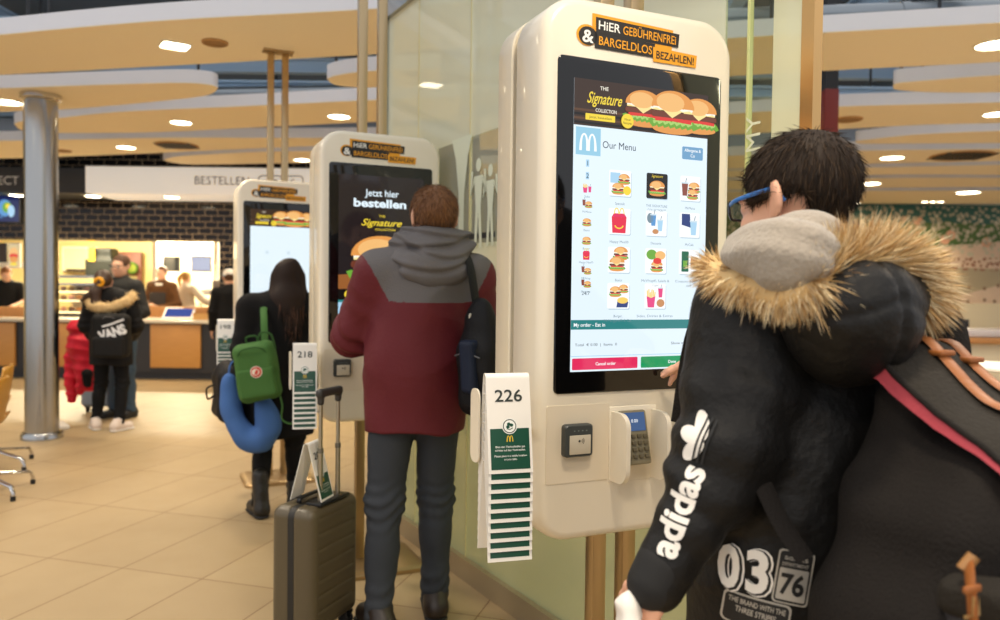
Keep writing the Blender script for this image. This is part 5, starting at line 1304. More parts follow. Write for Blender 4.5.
    for x, ch in ((.0, '0'), (.042, '3')):
        g.text(ch, x+.0035, -.0035, .066, .0006, Mpw, w=.037, bold=.05); g.text(ch, x+.0025, -.0022, .064, .0012, Mpk, w=.035, bold=.045); g.text(ch, x, 0, .062, .0018, Mpw, w=.033, bold=.035)
    deco(g, 'back_number', at(716, 601, 1.14), U2+V(0, 0, -.02), D2)
    g = G2(); g.rect(-.026, -.042, .026, .042, 0, Mpg, .006); g.rect(-.0235, -.0395, .0235, .0395, .0006, Mpk, .005); g.rect(-.021, -.036, .021, .014, .0012, Mpg, .002)
    g.text('adidas', 0, .027, .008, .0012, Mpg, 'c', .034, bold=.01); g.text('DEPARTMENT', 0, .0175, .0055, .0012, Mpg, 'c', .038, bold=.01); g.text('76', 0, -.026, .031, .0018, Mpk, 'c', .035, bold=.03)
    deco(g, 'badge_patch', at(796, 590, 1.12), U2+V(0, 0, -.13), D2)
    g = G2(); g.rect(-.05, -.03, .05, .022, 0, Mpg, .008); g.rect(-.047, -.027, .047, .019, .0006, Mpk, .007); g.text('THE BRAND WITH THE', 0, .006, .008, .0012, Mpg, 'c', .084, bold=.015); g.text('THREE STRIPES', 0, -.008, .009, .0012, Mpg, 'c', .06, bold=.015)
    deco(g, 'slogan_patch', at(757, 627, 1.13), U2+V(0, 0, -.14), D2)
    # ------------------------------------------------ rucksack
    bp = empty('backpack', (0, 0, 0), 0, 'large black canvas backpack with brown leather straps and pink lining on the young man', 'backpack')
    bp.matrix_world = Mw @ Matrix.Translation((-.012, -.172, .735)); Bi = bp.matrix_world.inverted(); B = lambda px, py, Y: np.array(Bi @ at(px, py, Y))
    Mb = mat('black_canvas', (24, 20, 17), .85, spec=.25, bump=.3, bscale=220, noise=.12, nscale=30); Ml = mat('brown_leather', (146, 86, 36), .5, noise=.12, nscale=30, bump=.1, bscale=120); Mpi = fabric('pink_lining', (166, 66, 76), .75, .2, 140); Mbr = mat('aged_brass', (190, 160, 110), .35, .9)
    S = SDF(); S.box((0, -.04, .405), (.088, .045, .08), .035, .02); S.box((0, -.115, .33), (.092, .11, .08), .04, .05); S.box((0, -.115, .23), (.176, .118, .12), .06, .09); S.box((0, -.115, .10), (.208, .122, .12), .06, .08)
    soft('bag_body', S, .007, Mb, bp, folds(.008, 11, (1, 1, 1.2), 8))
    # lid: a curved sheet that slopes outwards over the top, its near edge lined in pink
    po_ = (0, .02, .04, .063, .10, .131, .165, .197, .225, .245); pz_ = (.507, .515, .510, .489, .46, .439, .426, .416, .398, .36)
    def lid_pt(u, v, o=0.):
        q = v*.245; z = float(np.interp(q, po_, pz_)); a_ = abs(u)
        return V(u*(.098+.012*v), .004-q, z+.018*(1-a_**2.5)-.0*v+o+.004*math.sin(9*v+3*u))
    nu, nv = 20, 24; top = [[lid_pt(-1+2*i/nu, k/nv) for i in range(nu+1)] for k in range(nv+1)]; bot = [[lid_pt(-1+2*i/nu, k/nv, -.006) for i in range(nu+1)] for k in range(nv+1)]
    mb = MB(); mb.loft(top, cap=False, closed=False); mb.build('lid', fabric('black_lid_canvas', (36, 32, 26), .8, .3, 160), bp)
    lo = MB(); lo.loft(bot, cap=False, closed=False); lo.build('lid_lining', Mpi, bp)
    edge = [top[k][0] for k in range(nv+1)]
    MB().loft([[q+V(-.007, 0, -.004-.024*(1-k/nv)), q+V(-.002, 0, .001), q+V(.004, 0, .001), q+V(.0, 0, -.006-.024*(1-k/nv))] for k, q in enumerate(edge)], cap=True).build('pink_edge', Mpi, bp)
    MB().tube([q+V(0, 0, .004) for q in edge], .0045, 8).build('lid_piping', Mb, bp)
    for u in (.22, .85):
        pts = [lid_pt(u-.25+.0*k, k/20, .006) for k in range(20)]
        MB().tube(pts, [(.0125, .003)]*len(pts), 8, flat=(0, 0, 1)).build('leather_strap', Ml, bp)
        q = lid_pt(u-.25, .25, .008); MB().box(q, (.034, .022, .008), bev=.003).build('strap_keeper', Ml, bp)
    MB().tube(smooth_path([lid_pt(-.35, .02, .0), lid_pt(-.2, .0, .03), lid_pt(.2, .0, .03), lid_pt(.35, .02, .0)], 6), [(.008, .004)]*19, 8).build('grab_handle', Ml, bp)
    # outer pocket with buckled strap on the side towards the camera
    c = V(*B(985, 612, .93)); pr = Matrix.Translation((c.x, c.y, c.z-.03))
    S = SDF(); S.box((c.x, c.y-.01, c.z-.03), (.05, .045, .07), .02, .01, 'u', rotm(0, 0, .3)); po = soft('side_pocket', S, .006, mat('charcoal_canvas', (44, 42, 44), .85, bump=.3, bscale=200), bp, folds(.003, 22))
    fl_ = SDF(); fl_.box((c.x-.004, c.y-.016, c.z+.025), (.054, .05, .022), .014, .01, 'u', rotm(0, 0, .3)); soft('pocket_flap', fl_, .005, fabric('black_lid_canvas', (38, 34, 30)), po)
    sp = [V(*B(x, y, Y_)) for x, y, Y_ in ((969, 566, .895), (970, 578, .878), (971, 592, .868), (972, 606, .862), (973, 622, .86))]
    MB().tube(smooth_path(sp, 4), [(.0105, .003)]*17, 8, flat=(1, 0, 0)).build('buckle_strap', Ml, po)
    MB().box((0, 0, 0), (.026, .006, .008), M=Matrix.Translation(V(*B(972, 589, .862))), bev=.002).build('strap_keeper', Ml, po)
    bk = MB(); q = V(*B(972, 606, .858)); r_ = .011; bk.tube([q+V(-r_, 0, -r_), q+V(r_, 0, -r_), q+V(r_, 0, r_), q+V(-r_, 0, r_), q+V(-r_, 0, -r_)], .0022, 6); bk.tube([q+V(0, -.002, -r_), q+V(0, -.002, r_)], .0018, 6); bk.build('buckle', Mbr, po)
    MB().cyl(V(*B(962, 570, .90)), V(*B(974, 556, .90)), .0075, n=12).build('wooden_toggle', mat('toggle_wood', (150, 108, 60), .5), bp)
    # straps to the wearer
    W = lambda px, py, Y: V(*B(px, py, Y))
    MB().tube(smooth_path([W(806, 560, 1.1), W(780, 520, 1.13), W(757, 470, 1.175), W(742, 430, 1.25)], 6), [(.016, .004)]*19, 8, flat=(0, -1, 0)).build('lower_strap', Mb, bp)
    for q in (-1, 1):
        lp = lambda x, y, z: V(x, y+.17, z-.72)
        MB().tube(smooth_path([lp(q*.07, -.19, 1.19), lp(q*.09, -.16, 1.28), lp(q*.115, -.06, 1.375), lp(q*.12, .05, 1.37), lp(q*.13, .15, 1.26), lp(q*.15, .17, 1.08)], 6), [(.03, .007)]*31, 8, flat=(0, 0, 1)).build('shoulder_strap', Mb, bp)
    # crumpled white paper in his left hand
    c = at(627, 616, 1.15)
    pp = SDF(); pp.ell((0, 0, -.02), (.02, .03, .045), .01); pp.ell((.006, .0, .018), (.014, .02, .018), .015)
    wp = soft('paper_napkin', pp, .004, mat('white_tissue', (232, 226, 216), .8), None, folds(.008, 60, (1, 1, 1), 2)); wp.location = c; tag(wp, 'crumpled white paper held low in the left hand of the young man in the parka', 'paper')
    return rt
young_man()
# ================================================================ suitcase with a marker on it
def suitcase():
    an = math.radians(-22); x, y = -.70, 2.99
    o = empty('suitcase', (x, y, 0), an, 'dark olive ribbed hard-shell cabin suitcase with its handle pulled up beside the man in maroon', 'suitcase')
    Mo = mat('olive_shell', (84, 74, 54), .38, spec=.5, noise=.04, nscale=60); Mz = mat('black_zip_band', (30, 28, 24), .6)
    T, Wd, z0, z1 = .205, .345, .055, .565; zc, hz = (z0+z1)/2, (z1-z0)/2
    def half(sg):
        S = SDF(); S.box((0, 0, zc), (T/2, Wd/2, hz), .042, .01); S.box((-sg*.1, 0, zc), (.1+.013, .4, .5), .0, .004, 's')
        def ribs(P, D):
            g_ = np.abs(((P[:, 2]-z0)/.062) % 1-.5); m = 1/(1+np.exp(-(sg*P[:, 0]-.088)*700)); e = 1/(1+np.exp(-(Wd/2-.045-np.abs(P[:, 1]))*400))
            return D+.0045*np.exp(-((g_)/.07)**2)*m*e
        return soft('shell', S, .0045, Mo, o, ribs, it=2)
    half(1); half(-1); o.scale = (.93, .93, .93)
    MB().loft([[(xx, yy, zz) for yy, zz in rrect(Wd-2*.002, 2*hz-.004, .042, 8, 0, zc)] for xx in (-.014, .014)], smooth=False).build('zip_band', Mz, o)
    # top: carry handle and telescopic handle
    MB().tube(smooth_path([(-.02, -.09, z1), (-.02, -.075, z1+.018), (-.02, .075, z1+.018), (-.02, .09, z1)], 6), [(.012, .007)]*19, 8).build('carry_handle', M_black, o)
    MB().box((.06, 0, z1+.004), (.07, .21, .014), bev=.004).build('handle_well', M_black, o)
    Mt = mat('aluminium_tube', (176, 168, 150), .3, 1.0); hx = .062
    for yy in (-.062, .062):
        MB().cyl((hx, yy, z1), (hx, yy, .78), .0105, n=16).build('handle_tube', Mt, o); MB().cyl((hx, yy, .77), (hx, yy, .79), .0125, n=16).build('tube_collar', mat('grey_collar', (120, 116, 104), .4, .6), o); MB().cyl((hx, yy, .78), (hx, yy, 1.0), .0085, n=16).build('handle_tube', Mt, o)
    S = SDF(); S.box((hx, 0, 1.012), (.016, .082, .017), .012, .01); S.cap((hx, -.062, .975), (hx, -.062, 1.0), .014, .014, .01); S.cap((hx, .062, .975), (hx, .062, 1.0), .014, .014, .01)
    soft('handle_grip', S, .004, mat('dark_grip', (48, 46, 44), .45), o)
    for sx in (-1, 1):
        for sy in (-1, 1):
            w = MB(); w.box((sx*.065, sy*.125, .052), (.045, .05, .016), bev=.004); w.box((sx*.065, sy*.125, .036), (.034, .02, .03), bev=.004); hs = w.build('wheel_housing', M_black, o)
            for q in (-1, 1):
                MB().lathe([(.008, -.007), (.022, -.007), (.0245, -.004), (.0245, .004), (.022, .007), (.008, .007)], n=20, M=Matrix.Translation((sx*.065, sy*.125+q*.016, .0246)) @ Matrix.Rotation(PI/2, 4, 'X')).build('wheel', M_rub, hs)
    MB().box((-.085, .0, zc), (.004, .0, .0)) if False else None
    # folded number marker standing on the case
    m = marker('205', 'white table number marker 205 standing on top of the olive suitcase', 'table number markers', True, .07)
    c = at(311, 452, 2.93); m.location = (c.x, 2.95, .93*(z1+.012)+MLEN); m.rotation_euler = (0, 0, math.radians(76))
suitcase()
# ================================================================ serving counter and kitchen
def px_box(x0, y0, x1, y1, Y, d):
    a, b_ = at(x0, y1, Y), at(x1, y0, Y); return ((a.x+b_.x)/2, Y+d/2, (a.z+b_.z)/2), (b_.x-a.x, d, b_.z-a.z)
YC = 11.0
ct = empty('counter', (0, 0, 0), 0, 'long serving counter with pale worktop and oak and charcoal front panels', 'counter')
zt = at(110, 319, YC).z; zb = .1; xa, xb = at(-60, 340, YC).x, at(236, 340, YC).x
MB().box(((xa+xb)/2, YC+.33, zt-.025), (xb-xa+.06, .76, .05), bev=.008).build('worktop', mat('pale_worktop', (228, 216, 192), .25), ct)
MB().box(((xa+xb)/2, YC+.4, .05), (xb-xa, .6, .1)).build('plinth', M_dark, ct)
MB().box(((xa+xb)/2, YC+.36, (zt-.05+.1)/2), (xb-xa, .62, zt-.15)).build('carcass', M_dark, ct)
for a, b_ in ((-60, 14), (27, 100), (150, 200)):
    x0, x1 = at(a, 340, YC).x, at(b_, 340, YC).x
    MB().box(((x0+x1)/2, YC+.03, (zt-.06+.16)/2), (x1-x0, .05, zt-.24), bev=.004).build('oak_front', M_wood, ct)
for a, b_ in ((-2, 34), (146, 216)):
    c, s_ = px_box(a, 307, b_, 317, YC+.3, .04); MB().box(c, s_, bev=.004).build('oak_upstand', M_wood2, ct)
# tills and bits on the counter
def till(px, py, label, w=.42, col=(70, 92, 170)):
    c = at(px, py, YC+.14); o = empty('till', (c.x, YC+.14, zt), 0, label, 'till'); o.rotation_euler = (0, 0, .15)
    M_ = Matrix.Rotation(math.radians(-55), 4, 'X')
    MB().box((0, .05, .012), (w*.6, .16, .024), bev=.004).build('stand', M_white, o)
    MB().box((0, 0, .0), (w, .28, .02), bev=.006, M=Matrix.Translation((0, .06, .085)) @ Matrix.Rotation(math.radians(32), 4, 'X')).build('case', M_white, o)
    MB().box((0, 0, .011), (w*.86, .22, .003), M=Matrix.Translation((0, .06, .085)) @ Matrix.Rotation(math.radians(32), 4, 'X')).build('screen', emat('till_screen', col, .8), o)
till(178, 314, 'white till tablet with a blue screen on the counter in front of the brown-shirted server')
c = at(201, 313, YC+.1); bx = empty('carton', (c.x, YC+.12, zt), .2, 'small tan cardboard tray right of the till tablet', 'carton')
Mcb = mat('tan_cardboard', (206, 160, 96), .8)
MB().box((0, 0, .004), (.2, .14, .008)).build('base', Mcb, bx)
for q in (-1, 1):
    MB().box((q*.1, 0, .05), (.006, .14, .1)).build('side', Mcb, bx); MB().box((0, q*.07, .045), (.2, .006, .09)).build('side', Mcb, bx)
# pastry case
pc = empty('pastry_case', (at(74, 300, YC+.62).x, YC+.82, 0), 0, 'lit glass pastry case standing behind the counter beside the round column', 'display case')
wz = at(98, 300, YC+.7).x-at(48, 300, YC+.7).x; zt2 = at(74, 284, YC+.7).z
Mcg = glass_mat('case_glass', .05, (240, 240, 230), (230, 228, 210)); M_glow = mat('case_lamp', (255, 226, 180), emit=5)
MB().box((0, .18, .45), (wz, .5, .9)).build('base', M_dark, pc)
MB().box((0, -.06, (zt2+.9)/2), (wz, .008, zt2-.9)).build('front_glass', Mcg, pc)
MB().box((0, .42, (zt2+.9)/2), (wz, .02, zt2-.9)).build('back_panel', mat('case_back', (216, 190, 150), .5), pc)
MB().box((0, .18, zt2), (wz, .5, .03)).build('lid', M_steel, pc)
shz = [.92, .92+(zt2-.92)*.42, .92+(zt2-.92)*.74]
for z in shz:
    MB().box((0, .18, z), (wz-.02, .44, .012)).build('shelf', M_white, pc); MB().box((0, -.03, z-.012), (wz-.04, .02, .014)).build('shelf_lamp', M_glow, pc)
M_past = [mat('pastry_gold', (206, 140, 70), .6), mat('pastry_brown', (120, 70, 40), .6), mat('pastry_pink', (214, 150, 150), .6)]
base = None; names = ('lowest', 'middle', 'top')
for r_ in range(3):
    for k in range(6):
        S = SDF(); S.ell((0, 0, .035), (.05, .04, .035), .01)
        if base is None: base = [soft('pastry', S, .01, M_past[q], None, None) for q in range(3)]; [tag(b_, 'x', 'pastry') for b_ in base]; pick = base[:]
        o = pick.pop() if pick else base[(k+r_) % 3].copy()
        if o.name not in COL.objects: COL.objects.link(o)
        o.location = (pc.location.x-wz/2+.08+(wz-.16)*k/5, pc.location.y+.05, shz[r_]+.004); tag(o, 'pastry on the %s shelf of the lit glass case' % names[r_], 'pastry', 'pastries on the %s case shelf' % names[r_])
# kitchen fittings
def flat_thing(name, x0, y0, x1, y1, Y, m, label, cat, d=.03, frame=None, art=None):
    c, s_ = px_box(x0, y0, x1, y1, Y, d); o = empty(name, (c[0], c[1], c[2]), 0, label, cat)
    MB().box((0, 0, 0), s_, bev=.004).build('panel', frame or m, o)
    if frame: MB().box((0, -d/2-.002, 0), (s_[0]*.9, .004, s_[2]*.9)).build('face', m, o)
    if art: art(o, s_, -d/2-.006)
    return o
def door_art(o, s_, y):
    MB().box((0, y, s_[2]*.15), (s_[0]*.5, .006, s_[2]*.3)).build('glass_panel', mat('door_glass', (150, 150, 130), .2), o); MB().cyl((s_[0]*.4, y-.03, -.1), (s_[0]*.4, y-.03, .12), .015, n=8).build('handle', M_steel, o)
dz = at(130, 252, 15.4)
c, s_ = px_box(116, 252, 141, 356, 15.35, .08); kd = empty('door_1', (c[0], c[1], 0), 0, 'red brown kitchen door', 'door', kind='structure')
MB().box((0, 0, dz.z/2), (s_[0], .08, dz.z), bev=.005).build('leaf', mat('red_brown_door', (126, 72, 52), .5), kd); MB().cyl((.2, -.06, .95), (.2, -.06, 1.15), .015, n=8).build('handle', M_steel, kd)
def badge_art(o, s_, y): pass
g_ = at(132, 268, 15.28); sg = empty('round_sign', (g_.x, 15.28, g_.z), 0, 'round green sign on the red brown kitchen door', 'sign')
MB().cyl((0, 0, 0), (0, -.015, 0), .12, n=20).build('plate', mat('sign_green', (86, 130, 50), .5), sg); MB().cyl((0, -.015, 0), (0, -.02, 0), .085, n=20).build('disc', mat('sign_lime', (170, 190, 80), .5), sg)
flat_thing('notice_board', 62, 247, 97, 271, 15.4, mat('pale_green_board', (226, 222, 176), .5), 'large pale notice board on the kitchen wall beside the steel column', 'notice board', .03, M_white)
flat_thing('notice', 86.5, 261, 95.5, 268.5, 15.3, mat('red_notice', (206, 70, 70), .6), 'small red notice on the kitchen wall', 'notice', .02, mat('pink_frame', (226, 150, 140), .5))
flat_thing('shelf_board', 66, 269, 84, 272, 15.3, mat('dark_shelf', (70, 56, 40), .6), 'dark little wall shelf under the pale notice board', 'shelf', .2)
cm = at(104, 274, 14.6); cmo = empty('coffee_machine', (cm.x, 14.6, cm.z), 0, 'dark machine with a yellow label behind the man with glasses', 'machine')
S = SDF(); S.box((0, 0, .12), (.26, .2, .16), .03, .03); S.box((.04, 0, .34), (.17, .16, .14), .04, .05); soft('housing', S, .015, mat('dark_green_metal', (24, 26, 18), .5), cmo); MB().box((-.12, -.21, .36), (.12, .01, .26)).build('yellow_label', mat('yellow_label', (220, 170, 40), .5), cmo)
# shelf under the machine so that it stands on something
MB().box((-.1, .0, -.06), (1.2, .5, .05)).build('wall_shelf', M_steel, cmo)
# bright bay with two monitors
Yb = 13.2
c, s_ = px_box(155, 243, 216, 330, Yb, .1)
by = empty('wall_bay', (0, 0, 0), 0, 'white lined hatch bay', 'wall', kind='structure')
MB().box((c[0], Yb+.8, 1.25), (s_[0], .1, 2.5)).build('back', mat('bay_white', (222, 208, 180), .5), by)
for x in (c[0]-s_[0]/2, c[0]+s_[0]/2): MB().box((x, Yb+.4, 1.25), (.07, .85, 2.5)).build('cheek', M_white, by)
def monitor(px, py, w, h, Y, m, label, yaw):
    c = at(px, py, Y); o = empty('monitor', (c.x, Y, c.z), yaw, label, 'monitor')
    MB().box((0, 0, 0), (w, .05, h), bev=.008).build('housing', M_black, o); MB().box((0, -.027, 0), (w*.9, .004, h*.84)).build('screen', m, o)
    MB().tube([(0, .03, 0), (.0, .3, .1), (.05, Yb+.66-Y, .1)], .02, 8).build('wall_arm', M_steel, o)
mk = emat('monitor_pale', (196, 200, 220), .9)
monitor(171, 264, .34, .27, 13.45, mat('dark_screen', (30, 30, 34), .2), 'dark monitor on the left of the white bay', -.2)
monitor(201.5, 264, .34, .28, 13.4, mk, 'lit pale monitor on the right of the white bay', .1)
for px, l in ((170, 'little wire hook rail high on the left of the white bay'), (196, 'little hook rail high on the right of the white bay')):
    c = at(px, 251, 13.95); o = empty('hook_rail', (c.x, 13.95, c.z), 0, l, 'hook rail'); MB().box((0, 0, .03), (.16, .02, .03)).build('rail', mat('gold_brown', (176, 130, 60), .5), o); MB().tube([(-.04, -.02, .02), (-.04, -.05, -.03), (-.04, -.02, -.05)], .008, 6).build('hook', M_steel, o); MB().tube([(.04, -.02, .02), (.04, -.05, -.03), (.04, -.02, -.05)], .008, 6).build('hook', M_steel, o)
c, s_ = px_box(212, 280, 219, 312, 12.2, .35); su = empty('steel_cabinet', (c[0], c[1], 0), 0, 'narrow grey steel cabinet at the right end of the counter', 'cabinet')
zz = at(215, 280, 12.2).z; MB().box((0, 0, zz/2), (s_[0], .35, zz), bev=.01).build('body', mat('grey_steel_panel', (130, 118, 104), .35, .6), su); MB().box((0, -.18, zz*.55), (s_[0]*.84, .01, zz*.8)).build('door', mat('grey_steel_panel', (130, 118, 104)), su)
# back work table with trays
wt = empty('work_table', (at(206, 300, 12.85).x, 12.88, 0), 0, 'steel work table with a white tray in the bright bay behind the servers', 'table')
zz = at(190, 292, 12.9).z; MB().box((0, 0, zz-.02), (.4, .4, .04), bev=.005).build('table_top', M_steel, wt)
for sx in (-1, 1):
    for sy in (-1, 1): MB().box((sx*.17, sy*.17, zz/2-.02), (.04, .04, zz-.04)).build('leg', M_steel, wt)
MB().box((.0, 0, zz+.03), (.32, .3, .06), bev=.01).build('tray', M_white, wt)
# hanging menu screens and poster at far left
def menu_art(cols):
    def f(o, s_, y):
        g = G2()
        for i, (x, z, rx, rz, m) in enumerate(cols): g.ell(x*s_[0], z*s_[2], rx*s_[0], rz*s_[2], .001*i, m, 18)
        g.build('picture', (0, y, 0), (1, 0, 0), (0, 0, 1), (0, -1, 0), o)
    return f
flat_thing('menu_screen', -14, 193, 20.5, 223, 11.3, emat('menu_navy', (22, 34, 86), .9), 'lit dark blue menu screen hanging under the dark sign fascia', 'menu screen', .06, M_black, menu_art([(.05, .0, .2, .28, E['blue']), (.12, .02, .14, .18, E['lettuce']), (.14, .06, .07, .09, E['yellow']), (.24, -.1, .1, .2, E['blue2']), (-.2, -.3, .2, .03, E['blue'])]))
flat_thing('menu_poster', 8, 243, 20, 268, 11.9, emat('poster_cream', (240, 214, 160), .8), 'bright burger poster above the server at far left', 'poster', .04, M_white, menu_art([(0, .12, .36, .2, E['bun2']), (0, -.02, .38, .1, E['tomato']), (0, -.16, .34, .12, E['bun']), (0, -.34, .3, .06, E['yellow'])]))
flat_thing('menu_poster', -14, 243, 6, 262, 11.9, mat('dark_poster', (70, 56, 40), .4), 'dark poster at the very left above the server', 'poster', .04, M_dark)
fs = flat_thing('shelf_unit', -20, 262, 30, 267, 12.5, M_white, 'white shelf strip behind the server at far left', 'shelf', .3)
for k, (x, y, L_, e) in enumerate(((-7.5, 13.4, 1.2, 260), (-5.2, 13.6, 1.2, 260), (-3.6, 13.2, .9, 80))):
    o = empty('ceiling_light', (x, y, 2.69), 0, ('tube light in the kitchen ceiling left of the steel column', 'tube light in the kitchen ceiling above the man with glasses', 'tube light in the kitchen ceiling above the white bay')[k], 'ceiling light', 'kitchen tube lights')
    MB().box((0, 0, -.02), (L_, .16, .04), bev=.006).build('housing', M_white, o); MB().box((0, 0, -.042), (L_*.94, .12, .006)).build('diffuser', mat('tube_glow', (255, 238, 200), emit=6), o)
    ld = bpy.data.lights.new('tube', 'AREA'); ld.shape = 'RECTANGLE'; ld.size = L_; ld.size_y = .12; ld.energy = e; ld.color = (1, .88, .62)
    lo = bpy.data.objects.new('tube', ld); COL.objects.link(lo); lo.parent = o; lo.location = (0, 0, -.06)
# ---------------------------------------------------------------- people at the back
mhb = [mat('brown_hair', (92, 58, 30)), mat('brown_hair_dark', (66, 40, 22))]
def plain(label, px, py_head_top, Y, yaw, s, top, topm, hem, trm, hairm, short=None, over={}, hr=(0, 0, 0), res=.011, name='jacket', arm=(.07, .06, .045), rt=(.17, .17), bodyrow=None, nape=-.07, skin=None, **kw):
    zt_ = at(px, py_head_top, Y).z; s = zt_/1.752; x = at(px, 280, Y).x
    rt_ = person(label, (x, Y, 0), yaw); j = joints(s, **over)
    make_body(rt_, j, s, hr, res, m=skin or M_skin2); R = rotm(hr[1], hr[2], hr[0])
    hair_cap(rt_, j, s, R, hairm, res=.008, nape=nape, side=.0)
    trousers(rt_, j, s, trm, res=.012, top=.93)
    top_garment(rt_, j, s, topm, hem*s, rt, .74, arm, .0, .011, name, .005, None, .07, short=short)
    for q in 'LR': shoe(rt_, j, q, s, mat('black_trainer', (24, 24, 26)), M_rub)
    return rt_, j, s, R
Mbk = fabric('black_cotton', (18, 17, 17), .85, .2, 160)
# man with glasses, facing us behind the girl
rt_, j, s_, R = plain('man with glasses in a charcoal jacket standing behind the fur-hooded girl', 121, 253.5, 7.85, math.radians(172), 1, 'jacket', fabric('charcoal_jacket', (44, 44, 42), .7, .25, 120), .78, fabric('blue_jeans', (70, 88, 104), .85, .3, 240), mhb[1], over=dict(elL=(-.26, .0, 1.13), elR=(.26, 0, 1.13), wrL=(-.14, .2, 1.02), wrR=(.14, .2, 1.02)), hr=(0, -.05, 0))
gm = MB()
for q in (-1, 1):
    P_ = [j['head']+R@(A(q*.033+x, .112, .002+z)*s_) for x, z in rrect(.048, .032, .012, 3)]; gm.tube(P_+[P_[0]], .003, 6); gm.tube([j['head']+R@(A(q*.057, .11, .008)*s_), j['head']+R@(A(q*.08, .0, .01)*s_)], .003, 6)
gm.build('glasses', M_black, rt_)
# server in the brown shirt
Mbs = fabric('brown_shirt', (92, 60, 32), .8, .2, 160)
rt_, j, s_, R = plain('server in a brown shirt and dark apron facing us behind the counter', 162, 265, 12.15, math.radians(180), 1, 'shirt', Mbs, .84, Mbk, mat('auburn_hair', (96, 48, 22), .5), name='shirt', over=dict(elL=(-.27, .02, 1.12), elR=(.27, .02, 1.12), wrL=(-.06, .2, 1.06), wrR=(.08, .22, 1.1)))
S = SDF(); S.box((0, .165*s_, 1.1*s_), (.135*s_, .014, .2*s_), .012); soft('apron', S, .01, mat('dark_apron', (44, 38, 36), .8), rt_)
S = SDF(); S.cap((-.04, .12*s_, 1.43*s_), (.04, .12*s_, 1.43*s_), .02, .02); soft('collar', S, .008, M_white, rt_)
# server turned away in pale shirt, one arm stretched out
rt_, j, s_, R = plain('server with a blond ponytail and pale shirt turned away in the white bay', 186, 270, 12.7, math.radians(-25), 1, 'shirt', fabric('pale_grey_shirt', (206, 194, 178), .85, .2, 160), .84, Mbk, mat('blond_hair', (196, 150, 84), .5), name='shirt', over=dict(elR=(.36, .1, 1.2), wrR=(.5, .28, 1.08)), res=.012)
S = SDF(); c_ = j['head']; S.chain([c_+A(0, -.1, .05), c_+A(0, -.15, -.02), c_+A(0, -.13, -.16)], [.03, .035, .015]); soft('ponytail', S, .01, mat('blond_hair', (196, 150, 84)), rt_)
# server at far left, bare arms, looking down
rt_, j, s_, R = plain('server in a black T-shirt with bare arms leaning over the counter at far left', 7, 265, 12.0, math.radians(205), 1, 'shirt', Mbk, .84, Mbk, mat('ginger_hair', (150, 92, 46), .5), name='shirt', short=.7, over=dict(head=(0, .06, 1.6), elL=(-.25, .08, 1.14), elR=(.27, .1, 1.14), wrL=(-.12, .3, 1.08), wrR=(.1, .32, 1.05)), hr=(.3, -.4, 0))
S = SDF(); S.ell(j['head']+A(0, -.1, .06), (.045, .04, .045)); soft('hair_bun', S, .01, mat('ginger_hair', (150, 92, 46)), rt_)
# customer in a cap half hidden by the farthest kiosk
rt_, j, s_, R = plain('customer in a white and blue cap and black top half hidden by the farthest kiosk', 229.5, 268, 9.9, math.radians(20), 1, 'jacket', Mbk, .8, Mbk, mhb[1], hr=(0, 0, 0))
S = SDF(); S.ell(j['head']+A(0, -.01, .045)*s_, A(.094, .11, .085)*s_); S.box(j['head']+A(0, 0, -.15), (.3, .3, .14), .001, .002, 's'); S.cap(j['head']+A(0, .06, .015)*s_, j['head']+A(0, .15, .005)*s_, .06, .05, .01, flat=(A(0, 0, 1), .15))
soft('cap', S, .008, [mat('cap_white', (226, 220, 208), .8), mat('cap_blue', (60, 130, 170), .8)], rt_, None, lambda q: (q[:, 2] < j['head'][2]+.03).astype(int))
